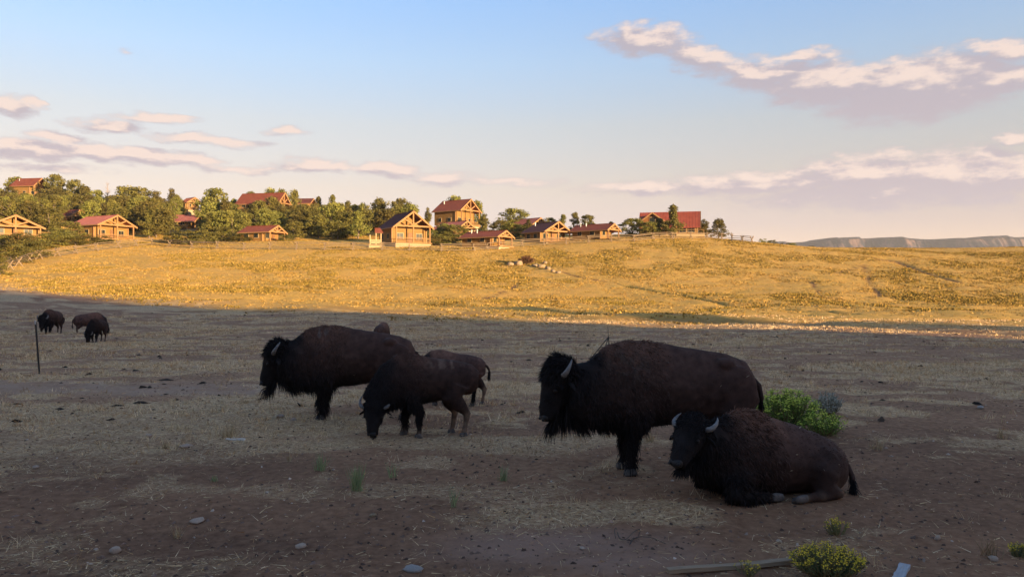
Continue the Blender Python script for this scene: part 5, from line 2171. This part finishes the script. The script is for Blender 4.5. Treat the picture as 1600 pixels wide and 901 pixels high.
def tuft(name, label, px, py, wpx, hpx, cols, n, seed, cat='grass tuft', lean=.28, wid=.006):
    p = at(px, py)
    k = p.y / F
    rs = np.random.RandomState(seed)
    o = empty(name, (p.x, p.y, float(near_z(np.array([p.x]), np.array([p.y]))[0]) - .01))
    tag(o, label, cat, 'plant tufts in the foreground')
    h = hpx * k
    P = np.stack([rs.randn(n) * wpx * k * .14, rs.randn(n) * wpx * k * .14, np.zeros(n)], 1)
    D = np.stack([rs.randn(n) * lean, rs.randn(n) * lean, np.ones(n)], 1)
    D /= np.linalg.norm(D, axis=1)[:, None]
    c = pick(rs, n, cols)
    V, T, C = strands(P, D, h * (.45 + .6 * rs.rand(n)), wid * (.7 + .6 * rs.rand(n)), np.array([[0, 0, -.15]]), c, rs)
    link('blades', mesh_tris('blades', V, T, False, {'blade': C}, leafy_mat), o)['kind'] = 'stuff'


WEED = [(.20, .27, .11), (.26, .32, .15), (.32, .34, .18)]
DRY = [(.42, .31, .17), (.50, .38, .22), (.33, .23, .12)]
tuft('green_tuft', 'slim green grass tuft below and left of the grazing bison head', 500, 735, 24, 36, WEED, 60, 501)
tuft('green_tuft', 'tallest green grass tuft in the middle of the foreground', 558, 768, 28, 52, WEED, 110, 502, lean=.2)
tuft('green_tuft', 'green tuft on bare soil before the right bull head', 786, 752, 24, 30, WEED, 50, 503)
tuft('green_tuft', 'thin greenish stalks left of the straw patch', 708, 794, 16, 44, WEED, 26, 504, lean=.16)
tuft('green_tuft', 'small low green tuft at left centre of the foreground', 335, 750, 22, 14, WEED, 30, 505)
tuft('green_tuft', 'sparse green stalks between the tallest tuft and the grazing bison', 614, 745, 18, 34, WEED, 22, 506, lean=.18)
tuft('dry_tuft', 'cut straw stubble standing on bare soil at lower left', 277, 838, 22, 26, DRY, 26, 507, lean=.3)
tuft('dry_tuft', 'twin dry stalks at left of the foreground tufts', 452, 722, 12, 24, DRY, 12, 508, lean=.15)
tuft('dry_tuft', 'dry straw tuft left of the white stick', 258, 700, 22, 20, DRY, 40, 509)
tuft('dry_tuft', 'wide row of dry stubble above the white stick', 355, 684, 56, 26, DRY, 90, 510, lean=.25)
tuft('dry_tuft', 'pale dry tuft right of the lying bison rump', 1370, 703, 36, 22, DRY, 60, 511)
tuft('dry_tuft', 'pale dry tuft far right behind the bare soil', 1565, 686, 30, 20, DRY, 50, 512)
tuft('dry_tuft', 'dry tuft growing out of straw under the right bull neck', 1015, 690, 34, 24, DRY, 60, 513)
tuft('dry_tuft', 'two bare twigs sticking up left of the long plank', 1118, 884, 12, 24, DRY, 6, 514, lean=.25)
tuft('dry_tuft', 'dry yellow tuft at the foot of the big green bush', 1262, 690, 50, 24, DRY, 80, 515)
tuft('dry_tuft', 'dry brush beside the yellow plant at the right edge', 1545, 870, 40, 40, [(.26, .17, .09), (.33, .22, .12)], 40, 516, lean=.4)


# ------------------------------------------------------------------ planks, stick, wire, posts
plank_mat = noise_material('weathered_plank', (0.25, 0.175, 0.11), (0.38, 0.28, 0.19), 5, 0.85, (1, 14, 14), 4, .4, 12)
grey_board_mat = noise_material('grey_board', (0.30, 0.31, 0.33), (0.42, 0.43, 0.45), 6, 0.7, (1, 10, 10), 4, .3, 12)
post_mat = noise_material('steel_post', (0.030, 0.030, 0.028), (0.055, 0.05, 0.045), 20, 0.6)


def plank(label, a, b, w, t, mat, seed):
    a, b = at(*a), at(*b)
    c = (a + b) / 2
    d = b - a
    L = d.length
    rs = np.random.RandomState(seed)
    o = bpy.data.objects.new('plank', None)
    n = 12
    V = []
    for i in range(n + 1):
        x = (i / n - .5) * L + (rs.randn() * .004)
        ww = w / 2 * (1 + rs.randn() * .06)
        zz = .006 * math.sin(i * .5 + seed)
        V += [(x, -ww, zz), (x, ww, zz), (x, ww, zz + t), (x, -ww, zz + t)]
    Fc = [(3, 2, 1, 0), (n * 4, n * 4 + 1, n * 4 + 2, n * 4 + 3)]
    for i in range(n):
        for j in range(4):
            p, q = i * 4 + j, i * 4 + (j + 1) % 4
            Fc.append((p, q, q + 4, p + 4))
    me = bpy.data.meshes.new('plank')
    me.from_pydata(V, [], Fc)
    me.materials.append(mat)
    o = link('plank', me, None, (c.x, c.y, c.z + .005))
    o.rotation_euler = (0, 0, math.atan2(d.y, d.x))
    tag(o, label, 'plank')


plank('long weathered timber plank lying at the bottom of the photo', (1042, 898), (1236, 880), .07, .035, plank_mat, 1)
plank('short grey painted board end at the bottom right edge', (1414, 886), (1394, 925), .085, .025, grey_board_mat, 2)
plank('white splintered stick lying in the straw at left', (353, 688), (383, 689), .05, .03, noise_material('white_stick', (.58, .52, .45), (.72, .66, .58), 8), 3)

mb = MB()
wp = [(962, 845), (960, 835), (963, 828), (968, 842), (978, 848), (990, 838), (1000, 830), (996, 842), (988, 848), (984, 856), (992, 843), (1006, 842), (1022, 848), (1040, 852)]
wpts = [at(*q) + Vector((0, 0, .02 + .015 * math.sin(i * 1.7))) for i, q in enumerate(wp)]
fine_pts = []
for i in range(len(wpts) - 1):
    p0, p1, p2, p3 = wpts[max(i - 1, 0)], wpts[i], wpts[i + 1], wpts[min(i + 2, len(wpts) - 1)]
    for t in (0, .25, .5, .75):
        fine_pts.append(.5 * ((2 * p1) + (p2 - p0) * t + (2 * p0 - 5 * p1 + 4 * p2 - p3) * t * t + (3 * p1 - p0 - 3 * p2 + p3) * t ** 3))
fine_pts.append(wpts[-1])
mb.tube(fine_pts, .003, 5)
tag(mb.build('wire', post_mat, None, True), 'thin dark loop of wire lying on the bare patch', 'wire')

p = at(62, 584)
k = p.y / F
top = Vector(((55 - CX) * k, p.y, EYE + (CY - 503) * k))
root = empty('metal_post', p)
tag(root, 'thin leaning dark metal post at far left', 'post')
mb = MB()
mb.bar((0, 0, -.2), top - p, .045, .012)
mb.bar((0, .02, -.2), (top - p) + Vector((0, .02, 0)), .010, .04)
for i in range(9):
    q = (top - p) * (.12 + .1 * i)
    mb.box(q + Vector((0, -.014, 0)), (.02, .012, .02))
mb.build('shaft', post_mat, root)
mb = MB()
mb.bar((top - p) * .955, (top - p) * 1.03, .05, .018)
mb.build('white_tip', pipe_mat, root)

Yp = 26.0
k = Yp / F
bp = at_y(950, Yp)


def pp(px, py, dy=0):
    return Vector(((px - CX) * k, Yp + dy, EYE + (CY - py) * k)) - bp


root = empty('braced_post', bp)
tag(root, 'thin braced metal post showing above the back of the right bull', 'post')
mb = MB()
foot = Vector((.05, 0, -.1))
mb.tube([foot, pp(951, 526)], .016, 6)
mb.build('shaft', post_mat, root)
mb = MB()
mb.tube([pp(951, 527), pp(949.5, 509)], .008, 5)
mb.build('rod', post_mat, root)
for e in ((-.62, 0, -.05), (-.28, -.3, -.05)):
    mb = MB()
    mb.tube([pp(951, 526), Vector(e)], .017, 6)
    mb.build('brace', post_mat, root)

# ------------------------------------------------------------------ air
def build_haze(density):
    mb = MB()
    mb.box((0, 0, 130), (9600, 9600, 300))
    m = bpy.data.materials.new('haze_air')
    m.use_nodes = True
    t = NT(m.node_tree)
    t.n.clear()
    out = t.new('ShaderNodeOutputMaterial')
    v = t.new('ShaderNodeVolumePrincipled')
    v.inputs['Color'].default_value = (0.86, 0.90, 1.0, 1)
    v.inputs['Density'].default_value = density
    v.inputs['Anisotropy'].default_value = 0.0
    t.l.new(v.outputs[0], out.inputs['Volume'])
    o = mb.build('haze', m)
    o['kind'] = 'stuff'


build_haze(0.8e-4)
